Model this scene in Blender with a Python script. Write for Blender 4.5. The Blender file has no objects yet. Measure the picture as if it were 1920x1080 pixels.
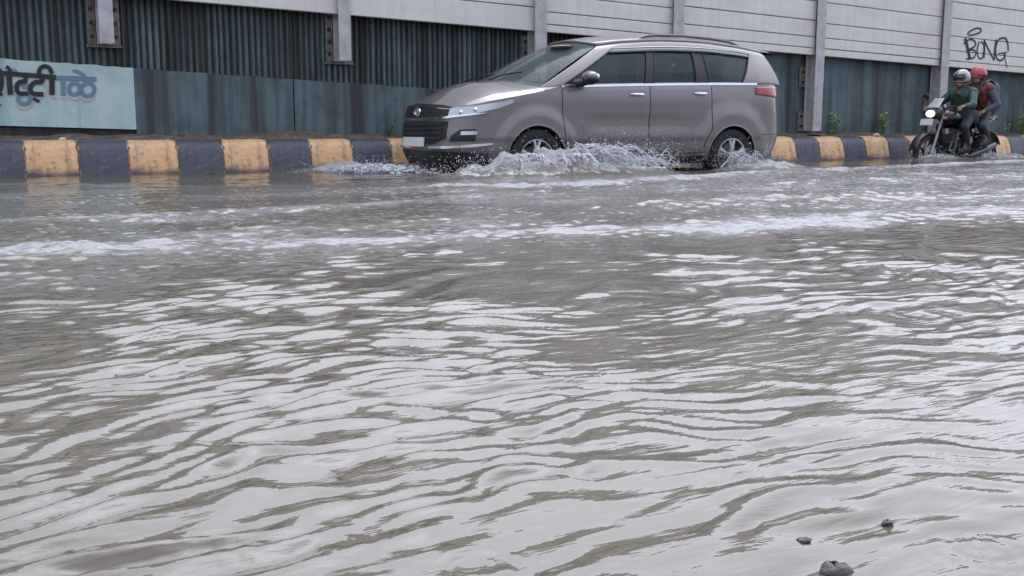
import bpy, bmesh, math, random
import numpy as np
from mathutils import Vector, Matrix
random.seed(7)
rng = np.random.default_rng(11)
scene = bpy.context.scene
COL = scene.collection
PI = math.pi

# ------------------------------------------------------------------ camera
F, XV, YH, CH = 1930.0, 4500.0, 241.0, 0.5
pitch = math.atan((540 - YH) / F)
yaw = PI / 2 - math.atan((XV - 960) / math.hypot(F, 540 - YH))
FW = Vector((math.sin(yaw) * math.cos(pitch), math.cos(yaw) * math.cos(pitch), -math.sin(pitch)))
RT = Vector((math.cos(yaw), -math.sin(yaw), 0))
UP = RT.cross(FW)
cam_d = bpy.data.cameras.new("camera")
cam = bpy.data.objects.new("camera", cam_d)
COL.objects.link(cam)
cam_d.sensor_width = 36
cam_d.lens = 36 * F / 1920
cam_d.clip_start = 0.05
cam_d.clip_end = 3000
cam.matrix_world = Matrix(((RT.x, UP.x, -FW.x, 0), (RT.y, UP.y, -FW.y, 0), (RT.z, UP.z, -FW.z, CH), (0, 0, 0, 1)))
scene.camera = cam

def at(x, y, Y=None, z=None):
    """where a sight line meets the plane at depth Y (a wall) or at height z (the water)"""
    d = FW * F + RT * (x - 960) + UP * (540 - y)
    k = (Y / d.y) if Y is not None else ((z - CH) / d.z)
    return Vector((d.x * k, d.y * k, CH + d.z * k))

# ------------------------------------------------------------------ helpers
class MB:
    def __init__(self): self.v = []; self.f = []; self.m = []
    def add(self, vs, fs, m=0):
        o = len(self.v)
        self.v += [tuple(p) for p in vs]
        self.f += [tuple(i + o for i in f) for f in fs]
        self.m += [m] * len(fs)
        return self
    def box(self, x0, x1, y0, y1, z0, z1, m=0, M=None):
        vs = [Vector(p) for p in ((x0,y0,z0),(x1,y0,z0),(x1,y1,z0),(x0,y1,z0),(x0,y0,z1),(x1,y0,z1),(x1,y1,z1),(x0,y1,z1))]
        if M is not None: vs = [M @ p for p in vs]
        return self.add(vs, [(0,3,2,1),(4,5,6,7),(0,1,5,4),(1,2,6,5),(2,3,7,6),(3,0,4,7)], m)
    def grid(self, P, m=0, close=False):
        n, k = len(P), len(P[0])
        vs = [p for r in P for p in r]
        fs = []
        for i in range(n - 1):
            for j in range(k if close else k - 1):
                j2 = (j + 1) % k
                fs.append((i*k+j, i*k+j2, (i+1)*k+j2, (i+1)*k+j))
        return self.add(vs, fs, m)
    def tube(self, pts, rad, n=8, m=0, caps=True, flat=1.0, upv=None):
        pts = [Vector(p) for p in pts]
        if not hasattr(rad, '__len__'): rad = [rad] * len(pts)
        rings = []
        prev = None
        for i, p in enumerate(pts):
            t = (pts[min(i+1, len(pts)-1)] - pts[max(i-1, 0)])
            if t.length < 1e-9: t = Vector((0,0,1))
            t.normalize()
            if prev is None:
                a = upv or (Vector((0,0,1)) if abs(t.z) < .9 else Vector((1,0,0)))
            else: a = prev
            u = (a - t * a.dot(t))
            if u.length < 1e-6: u = t.orthogonal()
            u.normalize(); w = t.cross(u); prev = u
            rings.append([p + (u * math.cos(q) * flat + w * math.sin(q)) * rad[i] for q in (2*PI*k/n for k in range(n))])
        o = len(self.v)
        self.grid(rings, m, close=True)
        if caps:
            self.f.append(tuple(o + k for k in reversed(range(n)))); self.m.append(m)
            q = o + (len(pts)-1)*n
            self.f.append(tuple(q + k for k in range(n))); self.m.append(m)
        return self
    def lathe(self, prof, n=32, c=(0,0,0), axis='y', m=0, close=False):
        """prof: (along axis, radius)"""
        P = []
        for a, r in prof:
            ring = []
            for k in range(n):
                q = 2*PI*k/n
                u, w = r*math.cos(q), r*math.sin(q)
                p = {'y': (u, a, w), 'x': (a, u, w), 'z': (u, w, a)}[axis]
                ring.append((p[0]+c[0], p[1]+c[1], p[2]+c[2]))
            P.append(ring)
        if close: P.append(P[0])
        return self.grid(P, m, close=True)
    def ball(self, c, r, n=8, k=6, m=0, M=None):
        if not hasattr(r, '__len__'): r = (r, r, r)
        P = []
        for i in range(k + 1):
            a = -PI/2 + PI*i/k
            ring = []
            for j in range(n):
                q = 2*PI*j/n
                p = Vector((r[0]*math.cos(a)*math.cos(q), r[1]*math.cos(a)*math.sin(q), r[2]*math.sin(a)))
                if M is not None: p = M @ p
                ring.append(p + Vector(c))
            P.append(ring)
        return self.grid(P, m, close=True)
    def capsule(self, a, b, ra, rb, n=12, m=0):
        a, b = Vector(a), Vector(b)
        d = (b - a); L = max(d.length, 1e-5); d = d / L
        pts, rad = [], []
        for i in range(5):
            q = PI/2*(1 - i/4); pts.append(a - d*ra*math.sin(q)); rad.append(max(ra*math.cos(q), 1e-4))
        for i in range(5):
            q = PI/2*i/4; pts.append(b + d*rb*math.sin(q)); rad.append(max(rb*math.cos(q), 1e-4))
        return self.tube(pts, rad, n, m)
    def prism(self, outline, y0, y1, m=0):
        """outline in (x,z), extruded along y"""
        n = len(outline)
        vs = [(x, y0, z) for x, z in outline] + [(x, y1, z) for x, z in outline]
        fs = [tuple(range(n)), tuple(reversed(range(n, 2*n)))] + [(i, i+n, (i+1) % n + n, (i+1) % n) for i in range(n)]
        return self.add(vs, fs, m)
    def build(self, name, mats, parent=None, smooth=False, fix=True, angle=None, weld=True):
        me = bpy.data.meshes.new(name)
        me.from_pydata(self.v, [], self.f)
        if not isinstance(mats, (list, tuple)): mats = [mats]
        for q in mats: me.materials.append(q)
        me.polygons.foreach_set('material_index', self.m)
        if fix:
            bm = bmesh.new(); bm.from_mesh(me)
            if weld: bmesh.ops.remove_doubles(bm, verts=bm.verts, dist=1e-5)
            bmesh.ops.recalc_face_normals(bm, faces=bm.faces)
            bm.to_mesh(me); bm.free()
        if smooth:
            me.polygons.foreach_set('use_smooth', [True]*len(me.polygons))
            me.set_sharp_from_angle(angle=math.radians(angle if angle else 40))
        ob = bpy.data.objects.new(name, me)
        COL.objects.link(ob)
        if parent is not None: ob.parent = parent
        return ob

def bake(ob, keep_mats=True):
    """replace an object's mesh by its evaluated (modified) one"""
    bpy.context.view_layer.update()
    dg = bpy.context.evaluated_depsgraph_get()
    me = bpy.data.meshes.new_from_object(ob.evaluated_get(dg))
    ob.modifiers.clear()
    ob.data = me
    return ob

def tag(o, label=None, cat=None, group=None, kind=None):
    if label: o['label'] = label
    if cat: o['category'] = cat
    if group: o['group'] = group
    if kind: o['kind'] = kind
    return o

def thing(name, label, cat, loc=(0,0,0), rz=0, group=None):
    o = bpy.data.objects.new(name, None); COL.objects.link(o)
    o.location = loc; o.rotation_euler = (0, 0, rz); o.empty_display_size = .1
    return tag(o, label, cat, group)

# ---- materials
def node(nt, typ, **kw):
    n = nt.nodes.new(typ)
    for k, v in kw.items():
        if k in n.inputs: n.inputs[k].default_value = v
        else: setattr(n, k, v)
    return n
def newmat(name):
    m = bpy.data.materials.new(name); m.use_nodes = True
    nt = m.node_tree
    return m, nt, nt.nodes['Principled BSDF']
def c4(c): return (c[0], c[1], c[2], 1)
def coords(nt, scale=(1,1,1), rot=(0,0,0), kind='Object'):
    tc = node(nt, 'ShaderNodeTexCoord'); mp = node(nt, 'ShaderNodeMapping')
    mp.inputs['Scale'].default_value = scale; mp.inputs['Rotation'].default_value = rot
    nt.links.new(tc.outputs[kind], mp.inputs[0]); return mp.outputs[0]
def noise(nt, vec, scale, detail=4, rough=.55, dist=0):
    n = node(nt, 'ShaderNodeTexNoise'); n.inputs['Scale'].default_value = scale
    n.inputs['Detail'].default_value = detail; n.inputs['Roughness'].default_value = rough; n.inputs['Distortion'].default_value = dist
    nt.links.new(vec, n.inputs['Vector']); return n.outputs['Fac']
def ramp(nt, fac, stops):
    r = node(nt, 'ShaderNodeValToRGB'); e = r.color_ramp.elements
    while len(e) < len(stops): e.new(.5)
    for q, (p, c) in zip(e, stops):
        q.position = p; q.color = c4(c) if hasattr(c, '__len__') else (c, c, c, 1)
    nt.links.new(fac, r.inputs[0]); return r.outputs[0]
def mix(nt, fac, a, b, typ='MIX'):
    n = node(nt, 'ShaderNodeMix', data_type='RGBA', blend_type=typ)
    for s, q in ((6, a), (7, b)):
        if hasattr(q, 'is_linked'): nt.links.new(q, n.inputs[s])
        else: n.inputs[s].default_value = c4(q)
    if hasattr(fac, 'is_linked'): nt.links.new(fac, n.inputs[0])
    else: n.inputs[0].default_value = fac
    return n.outputs[2]
def math_(nt, op, a, b=None, clamp=False):
    n = node(nt, 'ShaderNodeMath', operation=op, use_clamp=clamp)
    for s, q in ((0, a), (1, b)):
        if q is None: continue
        if hasattr(q, 'is_linked'): nt.links.new(q, n.inputs[s])
        else: n.inputs[s].default_value = q
    return n.outputs[0]
def bump(nt, b, h, strength=.3, dist=.01):
    n = node(nt, 'ShaderNodeBump'); n.inputs['Strength'].default_value = strength; n.inputs['Distance'].default_value = dist
    nt.links.new(h, n.inputs['Height']); nt.links.new(n.outputs[0], b.inputs['Normal'])
def simple(name, col, rough=.5, metal=0, spec=.5, coat=0, var=.12, vs=6, bmp=0, trans=0, emit=None):
    m, nt, b = newmat(name)
    b.inputs['Roughness'].default_value = rough; b.inputs['Metallic'].default_value = metal
    b.inputs['Specular IOR Level'].default_value = spec; b.inputs['Coat Weight'].default_value = coat
    b.inputs['Transmission Weight'].default_value = trans
    v = coords(nt)
    if var:
        f = noise(nt, v, vs)
        lo = [max(0, q*(1-var)) for q in col]; hi = [min(1, q*(1+var)) for q in col]
        nt.links.new(ramp(nt, f, [(.3, lo), (.7, hi)]), b.inputs['Base Color'])
    else: b.inputs['Base Color'].default_value = c4(col)
    if bmp: bump(nt, b, noise(nt, v, vs*6), bmp, .005)
    if emit: b.inputs['Emission Color'].default_value = c4(col); b.inputs['Emission Strength'].default_value = emit
    return m

# ------------------------------------------------------------------ world, light
W = bpy.data.worlds.new("World"); scene.world = W; W.use_nodes = True
nt = W.node_tree
bg = nt.nodes['Background']
sky = node(nt, 'ShaderNodeTexSky', sky_type='NISHITA', sun_disc=False)
SUN_EL, SUN_AZ = math.radians(56), math.radians(34)
sky.sun_elevation = SUN_EL; sky.sun_rotation = SUN_AZ
sky.air_density = 1.0; sky.dust_density = 6.0; sky.ozone_density = 1.0
hs = node(nt, 'ShaderNodeHueSaturation'); hs.inputs['Saturation'].default_value = .36
nt.links.new(sky.outputs[0], hs.inputs['Color'])
gm = node(nt, 'ShaderNodeGamma'); gm.inputs[1].default_value = .62          # thick cloud evens the sky out
nt.links.new(hs.outputs[0], gm.inputs[0])
nt.links.new(mix(nt, 1.0, gm.outputs[0], (.905, .952, 1.14), 'MULTIPLY'), bg.inputs[0]); bg.inputs[1].default_value = .15
sd = bpy.data.lights.new('sun', 'SUN'); sd.energy = .5; sd.angle = math.radians(150); sd.color = (1, .995, .985)
so = bpy.data.objects.new('sun', sd); COL.objects.link(so)
sdir = Vector((math.sin(SUN_AZ)*math.cos(SUN_EL), math.cos(SUN_AZ)*math.cos(SUN_EL), math.sin(SUN_EL)))
so.rotation_euler = sdir.to_track_quat('Z', 'Y').to_euler()
scene.view_settings.view_transform = 'Standard'; scene.view_settings.look = 'None'
scene.view_settings.exposure = 1.85; scene.view_settings.gamma = 1
scene.cycles.use_denoising = True
scene.cycles.max_bounces = 6; scene.cycles.transparent_max_bounces = 12

# ------------------------------------------------------------------ ground
def road_mat():
    m, nt, b = newmat('wet_asphalt'); v = coords(nt)
    nt.links.new(ramp(nt, noise(nt, v, 40, 6), [(.3, (.03,.03,.03)), (.7, (.07,.07,.068))]), b.inputs['Base Color'])
    b.inputs['Roughness'].default_value = .5; bump(nt, b, noise(nt, v, 120), .4, .006); return m
g = MB(); g.grid([[(-900 + 1800*i/8, -900 + 1800*j/8, -.20) for j in range(9)] for i in range(9)])
tag(g.build('road', road_mat()), kind='structure')

# ------------------------------------------------------------------ water
def graded(stops):
    out = [stops[0][0]]
    while out[-1] < stops[-1][0]:
        p = out[-1]
        s = np.interp(p, [q[0] for q in stops], [q[1] for q in stops])
        out.append(p + s)
    out[-1] = stops[-1][0]
    return np.array(out)
gx = graded([(-40, 3), (-6, .25), (-1.2, .022), (-.3, .009), (2.2, .009), (4, .014), (8, .024), (20, .05), (28, .3), (90, 4)])
gy = graded([(-20, 1.5), (-4, .3), (.1, .03), (.6, .008), (2.2, .008), (4.5, .014), (9, .02), (12.35, .03)])
X, Y = np.meshgrid(gx, gy)
X = X.astype(np.float32); Y = Y.astype(np.float32)
SX, SY = np.meshgrid(np.gradient(gx), np.gradient(gy))
SP = np.maximum(SX, SY)
def vnoise(x, y, s, seed):
    r = np.random.default_rng(seed); T = r.random((256, 256)).astype(np.float32)
    x = x / s; y = y / s
    xi = np.floor(x).astype(int); yi = np.floor(y).astype(int)
    fx = x - xi; fy = y - yi
    fx = fx*fx*(3-2*fx); fy = fy*fy*(3-2*fy)
    a = T[yi % 256, xi % 256]; b = T[yi % 256, (xi+1) % 256]; c = T[(yi+1) % 256, xi % 256]; d = T[(yi+1) % 256, (xi+1) % 256]
    return (a*(1-fx)+b*fx)*(1-fy) + (c*(1-fx)+d*fx)*fy
def sstep(a, b, v):
    t = np.clip((v-a)/(b-a), 0, 1); return t*t*(3-2*t)
def fbm(x, y, s, seed, o=3):
    t = 0; a = 1; n = 0
    for k in range(o):
        t = t + a*vnoise(x, y, s/2**k, seed+k); n += a; a *= .55
    return t / n
# slow warp so that the crests wander
WX = X + .28*(fbm(X, Y, .9, 1)-.5) + .08*(vnoise(X, Y, .30, 5)-.5)
WY = Y + .36*(fbm(X, Y, .8, 3)-.5) + .11*(vnoise(X, Y, .25, 6)-.5) + .045*(vnoise(X, Y, .10, 7)-.5) + .35*(vnoise(X, Y, 1.7, 8)-.5)
near = 1 - sstep(1.6, 3.6, Y)
Z = np.zeros_like(X)
def waves(N, l0, l1, rms, ang, spread, env, seed):
    global Z
    r = np.random.default_rng(seed)
    for i in range(N):
        lam = math.exp(r.uniform(math.log(l0), math.log(l1)))
        th = ang + r.normal(0, spread)
        k = 2*PI/lam
        amp = rms*math.sqrt(2/N)/k
        ph = r.uniform(0, 2*PI)
        fade = sstep(3.0, 6.0, lam/SP)
        c = np.cos(k*(WX*math.cos(th) + WY*math.sin(th)) + ph)
        Z = Z + (amp*env*fade*(c + .18*(2*c*c-1))).astype(np.float32)
e1 = .25 + 1.5*sstep(.3, .68, fbm(X, Y, .8, 21))
q1 = .12 + 1.55*sstep(.36, .62, fbm(X*.8, Y, .62, 25, 2))           # ruffled and slack patches
e2 = (.30 + 1.3*sstep(.33, .70, fbm(X, Y, .5, 31)))*(.45+.62*q1)
calm = 1 - .75*np.exp(-(((X-1.22)/.36)**2 + ((Y-.72)/.16)**2))         # smooth pool nearest the camera
waves(16, .16, .50, .026, math.radians(96), math.radians(34), e1*calm, 2)
e4 = sstep(.25, .7, fbm(X, Y, .6, 23)); mid = sstep(1.3, 2.0, Y)*(1-sstep(3.6, 5.5, Y))
waves(14, .07, .22, .047, math.radians(70), math.radians(13), (.25+e4)*(.4+.6*mid)*calm*q1, 12)
waves(14, .07, .22, .047, math.radians(117), math.radians(13), (1.25-e4)*(.4+.6*mid)*calm*q1, 13)
waves(34, .038, .11, .098, math.radians(106), math.radians(13), e2*calm*(.4+.6*near)*(1+.35*(1-sstep(.5, 1.4, X))), 3)
waves(26, .024, .055, .085, math.radians(106), math.radians(14), e2*calm*near*(.35+1.1*vnoise(X, Y, .3, 33)), 4)
# choppier beyond, where traffic has churned it
farw = sstep(2.4, 5.0, Y)
e3 = .4 + 1.2*fbm(X, Y, 1.1, 41)
calmfar = 1 - .55*sstep(6.0, 7.0, Y)*(1-sstep(1.0, 5.0, X-.0*Y))
waves(20, .06, .26, .042, math.radians(92), math.radians(38), farw*e3*calmfar, 5)
waves(8, .6, 1.8, .030, math.radians(84), math.radians(20), farw*calmfar, 6)

def dpoly(pts):
    """distance across, along parameter of the nearest point of a polyline on the water"""
    D = np.full(X.shape, 1e9, np.float32); S = np.zeros_like(X)
    for i in range(len(pts)-1):
        a, b = pts[i], pts[i+1]
        dx, dy = b.x-a.x, b.y-a.y; L = dx*dx+dy*dy
        t = np.clip(((X-a.x)*dx + (Y-a.y)*dy)/L, 0, 1)
        d = np.hypot(X-a.x-t*dx, Y-a.y-t*dy)
        sg = np.sign(dx*(Y-a.y)-dy*(X-a.x))
        mk = d < np.abs(D)
        D = np.where(mk, d*np.where(sg == 0, 1, sg), D); S = np.where(mk, (i+t)/(len(pts)-1), S)
    return D, S
def wl(*px): return [at(x, y, z=0) for x, y in px]
foam = np.zeros_like(X)
lump = fbm(X, Y, .16, 51, 3); lump2 = fbm(X*.6, Y, .5, 61, 3); fine = fbm(X, Y, .06, 71, 2)
def streak(pts, width, h, f, skew=1.0, rag=.6):
    global Z, foam
    D, S = dpoly(pts)
    D = D + width*rag*(lump2-.5)*2.2
    wd = np.where(D > 0, width*skew, width)
    g = np.exp(-(D/wd)**2)
    Z = Z + g*h*(.45+1.1*lump)
    foam = np.maximum(foam, .8*g*f*(.35+1.2*lump2))
streak(wl((-300,434),(0,421),(250,410),(480,399),(700,386),(830,374),(1000,362)), .19, .014, .95, 1.2, 1.1)
streak(wl((-300,490),(0,478),(200,472),(400,463),(560,453),(800,448),(1000,438),(1300,430),(1500,416),(1700,402),(1920,395),(2200,385)), .26, .018, 1.0, 1.2, 1.1)
streak(wl((-100,470),(200,470),(330,466)), .10, .014, .95)
CARW = wl((850,352),(1000,353),(1200,344),(1400,330),(1600,320),(1900,306),(2200,298))
streak(CARW, .26, .035, 1.2, 1.3, .35)
streak(wl((1290,505),(1440,508)), .06, .01, .6)
streak(wl((1500,345),(1750,335),(2000,328)), .22, .03, .55)
streak(wl((1250,385),(1600,372),(1920,360)), .3, .03, .5)
streak(wl((0,345),(400,352),(700,345)), .12, .012, .3)
# churned zone between the wheel tracks
churn = sstep(3.2, 4.2, Y)*(1-sstep(8.6, 9.6, Y))
foam = np.maximum(foam, churn*(.14+.34*sstep(.45, .8, fbm(X*.5, Y, .6, 81))+.34*sstep(2.5, 7, X)))
# bow wave heaped round the car's wheels
def mound(cx, cy, sx, sy, h, f):
    global Z, foam
    g = np.exp(-((X-cx)/sx)**2 - ((Y-cy)/sy)**2)
    Z = Z + g*h*(.4+1.2*lump); foam = np.maximum(foam, np.minimum(g*1.3, 1)*f)
mound(5.45, 9.50, .75, .24, .24, 1.3)
mound(6.6, 9.5, .65, .22, .10, 1.0)
mound(8.75, 9.55, .6, .22, .10, 1.0)
mound(4.2, 11.4, .6, .35, .10, 1.0)
mound(13.7, 11.0, .5, .25, .09, .9)
mound(15.2, 11.0, .9, .3, .07, .9)
# rain rings
rr = random.Random(5)
rings = [(at(x, y, z=0), s) for x, y, s in ((1840,1028,1.2),(905,1062,1.3),(500,1030,1.),(640,1020,1.1),(380,1025,.9),(1390,845,1.1),(1350,890,.8),(1480,820,.6),(960,772,.8),(200,1030,.7),(1185,748,.7),(760,1010,.6),(1240,690,.7),(450,830,.6))]
for i in range(40):
    rings.append((Vector((rr.uniform(0, 3.5), rr.uniform(1.2, 4.2), 0)), rr.uniform(.4, .9)))
for p, s in rings:
    i0, i1 = np.searchsorted(gy, (p.y-.2, p.y+.2)); j0, j1 = np.searchsorted(gx, (p.x-.2, p.x+.2))
    R = np.hypot(X[i0:i1, j0:j1]-p.x, Y[i0:i1, j0:j1]-p.y)
    Z[i0:i1, j0:j1] += .0011*s*np.cos(2*PI*R/.026)*np.exp(-((R-.028*s)/(.026*s))**2)
for px_, py_, a_ in ((1440,985,.003),(1150,1055,.003)):
    p = at(px_, py_, z=0); Z += a_*np.exp(-((X-p.x)**2+(Y-p.y)**2)/.017**2)
# surface of the churned zone is lumpy with bubbles
Z = Z + .010*churn*(fine-.5) + .02*np.clip(foam, 0, 1)*(lump-.5)
foam = np.clip(foam, 0, 1.4)
bub = churn*(.35+.9*sstep(.4, .75, fbm(X, Y, .5, 85))) + sstep(1.5, 3.2, Y)*.18*sstep(.55, .8, fbm(X, Y, .35, 87))
n, k = X.shape
me = bpy.data.meshes.new('water')
idx = np.arange(n*k).reshape(n, k)
quads = np.stack([idx[:-1, :-1], idx[:-1, 1:], idx[1:, 1:], idx[1:, :-1]], -1).reshape(-1, 4)
me.vertices.add(n*k); me.vertices.foreach_set('co', np.stack([X, Y, Z], -1).astype(np.float32).ravel())
me.loops.add(quads.size); me.loops.foreach_set('vertex_index', quads.ravel().astype(np.int32))
me.polygons.add(len(quads)); me.polygons.foreach_set('loop_start', (np.arange(len(quads))*4).astype(np.int32))
me.polygons.foreach_set('use_smooth', np.ones(len(quads), bool))
at_ = me.attributes.new('foam', 'FLOAT', 'POINT'); at_.data.foreach_set('value', foam.astype(np.float32).ravel())
at2_ = me.attributes.new('bubbles', 'FLOAT', 'POINT'); at2_.data.foreach_set('value', np.clip(bub, 0, 1).astype(np.float32).ravel())
me.update(calc_edges=True)
def water_mat():
    m, nt, b = newmat('murky_flood_water')
    L = nt.links
    v = coords(nt)
    b.inputs['IOR'].default_value = 1.5
    b.inputs['Roughness'].default_value = .045
    f = node(nt, 'ShaderNodeAttribute', attribute_name='foam').outputs['Fac']
    L.new(ramp(nt, noise(nt, v, .8, 3), [(.3, (.096,.082,.056)), (.7, (.114,.100,.073))]), b.inputs['Base Color'])
    n1 = noise(nt, coords(nt, (.55, 1, 1)), 26, 5, .62, .6)
    n2 = noise(nt, coords(nt, (.5, 1, 1)), 7, 4, .6, .8)
    nn = math_(nt, 'ADD', math_(nt, 'MULTIPLY', n1, .55), math_(nt, 'MULTIPLY', n2, .45))
    t = math_(nt, 'ADD', f, math_(nt, 'MULTIPLY', math_(nt, 'SUBTRACT', nn, .5), 2.6))
    msk = node(nt, 'ShaderNodeMapRange', interpolation_type='SMOOTHSTEP')
    msk.inputs['From Min'].default_value = .42; msk.inputs['From Max'].default_value = 1.0
    L.new(t, msk.inputs['Value'])
    msk = math_(nt, 'MULTIPLY', msk.outputs[0], math_(nt, 'MULTIPLY', f, 2.2, True), True)
    soft = math_(nt, 'MULTIPLY', math_(nt, 'MULTIPLY', f, ramp(nt, noise(nt, coords(nt, (.25, 1, 1)), 9, 6, .7), [(.28, .25), (.7, 1)])), .66, True)
    msk = math_(nt, 'MAXIMUM', msk, soft)
    # single bubbles and flecks of foam
    vo = node(nt, 'ShaderNodeTexVoronoi'); vo.inputs['Scale'].default_value = 26
    L.new(coords(nt, (.55, 1, .2)), vo.inputs['Vector'])
    sp_ = node(nt, 'ShaderNodeSeparateColor'); L.new(vo.outputs['Color'], sp_.inputs[0])
    bb = node(nt, 'ShaderNodeAttribute', attribute_name='bubbles').outputs['Fac']
    rad = math_(nt, 'MULTIPLY', math_(nt, 'MULTIPLY', sp_.outputs[0], sp_.outputs[0]), math_(nt, 'MULTIPLY', bb, .62))
    dot = math_(nt, 'MULTIPLY', math_(nt, 'SUBTRACT', rad, vo.outputs['Distance']), 9, True)
    msk = math_(nt, 'MAXIMUM', msk, math_(nt, 'MULTIPLY', dot, .8))
    # ripples finer than the mesh
    hb = math_(nt, 'ADD', math_(nt, 'MULTIPLY', noise(nt, coords(nt, (.2, 1, 1), (0, 0, -.28)), 36, 3, .5, .4), 1.0), math_(nt, 'MULTIPLY', noise(nt, v, 95, 2), .08))
    bump(nt, b, hb, .11, .02)
    fo = node(nt, 'ShaderNodeBsdfPrincipled')
    L.new(ramp(nt, n1, [(.3, (.22,.22,.225)), (.65, (.42,.42,.432))]), fo.inputs['Base Color'])
    fo.inputs['Roughness'].default_value = .5; fo.inputs['Specular IOR Level'].default_value = .2
    bn = node(nt, 'ShaderNodeBump'); bn.inputs['Strength'].default_value = .6; bn.inputs['Distance'].default_value = .02
    L.new(noise(nt, v, 40, 5, .65), bn.inputs['Height']); L.new(bn.outputs[0], fo.inputs['Normal'])
    ms = node(nt, 'ShaderNodeMixShader')
    L.new(msk, ms.inputs[0]); L.new(b.outputs[0], ms.inputs[1]); L.new(fo.outputs[0], ms.inputs[2])
    L.new(ms.outputs[0], nt.nodes['Material Output'].inputs['Surface'])
    return m
me.materials.append(water_mat())
wo = bpy.data.objects.new('flood_water', me); COL.objects.link(wo)
tag(wo, kind='structure')

# ------------------------------------------------------------------ kerb
KY, WY0 = 12.0, 12.75
def kerb_mat(name, lo, hi, dirt, other):
    m, nt, b = newmat(name); L = nt.links; v = coords(nt)
    base = ramp(nt, noise(nt, v, 14, 6, .65), [(.3, lo), (.68, hi)])
    chips = ramp(nt, noise(nt, v, 34, 4, .7), [(.60, 0), (.66, 1)])
    base = mix(nt, chips, base, dirt)
    base = mix(nt, ramp(nt, noise(nt, v, 8, 7, .75), [(.60, 0), (.645, .9)]), base, dirt)
    base = mix(nt, ramp(nt, noise(nt, coords(nt, (7, 1, .5)), 3, 5, .7), [(.52, 0), (.72, .6)]), base, (.10,.095,.09))
    sep = node(nt, 'ShaderNodeSeparateXYZ'); L.new(coords(nt), sep.inputs[0])
    hgt = math_(nt, 'ADD', sep.outputs['Z'], math_(nt, 'MULTIPLY', math_(nt, 'SUBTRACT', noise(nt, v, 5, 4), .5), .22))
    base = mix(nt, ramp(nt, hgt, [(.0, 1), (.10, 0)]), base, (.085, .078, .090))     # mud splashed on by traffic
    # the two colours of paint were brushed past the joint here and there
    ex = math_(nt, 'SUBTRACT', .2585, math_(nt, 'ABSOLUTE', math_(nt, 'SUBTRACT', sep.outputs['X'], .2585)))
    exn = math_(nt, 'SUBTRACT', ex, math_(nt, 'MULTIPLY', math_(nt, 'SUBTRACT', noise(nt, v, 16, 5, .7), .47), .12))
    base = mix(nt, ramp(nt, exn, [(.0, 1), (.004, 0)]), base, other)
    L.new(base, b.inputs['Base Color'])
    L.new(ramp(nt, noise(nt, v, 9), [(.3, .28), (.7, .55)]), b.inputs['Roughness'])
    bump(nt, b, noise(nt, v, 42, 6, .7), .55, .012)
    return m
KYEL = kerb_mat('yellow_kerb_paint', (.60,.34,.155), (.77,.48,.25), (.20,.15,.11), (.07,.07,.09))
KBLK = kerb_mat('black_kerb_paint', (.036,.038,.056), (.075,.078,.105), (.14,.135,.14), (.42,.24,.10))
def kerb_mesh(seed, m):
    r = random.Random(seed)
    prof = [(0.0,-.21),(.015,0),(.035,.10),(.06,.20),(.09,.285),(.125,.335),(.17,.362),(.23,.374),(.30,.376),(.36,.37),(.40,.35),(.41,-.21)]
    xs = [.0015 + .517*i/10 for i in range(11)]
    P = []
    for i, x in enumerate(xs):
        row = []
        for j, (y, z) in enumerate(prof):
            q = 0 if j in (0, len(prof)-1) else 1
            ed = .006 if i in (0, 10) else 0
            row.append((x, y + q*(r.uniform(-.004, .004)+ed), z + q*(r.uniform(-.004, .004)-ed)))
        P.append(row)
    mb = MB(); mb.grid(P)
    k = len(prof)
    mb.f.append(tuple(range(k))); mb.m.append(0)
    mb.f.append(tuple(reversed(range(10*k, 11*k)))); mb.m.append(0)
    ob = mb.build('kerb_block', m, smooth=True, angle=50)
    return ob
protos = {'y': [kerb_mesh(i, KYEL) for i in range(4)], 'b': [kerb_mesh(i+10, KBLK) for i in range(4)]}
LAB = {'y': 'yellow painted concrete kerb block of the striped kerb beside the flooded road',
       'b': 'black painted concrete kerb block of the striped kerb beside the flooded road'}
used = set()
for i in range(-6, 54):
    t = 'y' if i % 2 == 0 else 'b'
    q = (i // 2) % 4
    src = protos[t][q]
    o = src if (t, q) not in used else src.copy()
    if (t, q) in used: COL.objects.link(o)
    used.add((t, q))
    o.location = (.79 + .52*i, KY + random.uniform(-.006, .006), random.uniform(-.005, .004))
    o.rotation_euler = (0, 0, random.uniform(-.006, .006))
    tag(o, LAB[t], 'kerb block', 'yellow and black painted kerb blocks')

# soil between kerb and wall
def soil_mat():
    m, nt, b = newmat('damp_soil'); v = coords(nt)
    nt.links.new(ramp(nt, noise(nt, v, 11, 8, .7), [(.3, (.03,.025,.021)), (.55, (.13,.098,.075)), (.75, (.36,.27,.20))]), b.inputs['Base Color'])
    b.inputs['Roughness'].default_value = .8; bump(nt, b, noise(nt, v, 45, 6, .7), .8, .02); return m
mb = MB()
sx = np.arange(-6, 34, .07); sy = np.linspace(KY+.30, WY0+.08, 13)
SXX, SYY = np.meshgrid(sx, sy)
SZ = .345 + .075*sstep(KY+.35, WY0, SYY) + .07*(fbm(SXX+50, SYY, .3, 91, 3)-.45) + .045*sstep(.5, .8, fbm(SXX+50, SYY, 1.1, 95))*sstep(KY+.3, KY+.5, SYY)
mb.grid([[(float(SXX[i,j]), float(SYY[i,j]), float(SZ[i,j])) for j in range(len(sx))] for i in range(len(sy))])
tag(mb.build('soil_strip', soil_mat(), smooth=True, angle=80), kind='structure')

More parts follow.
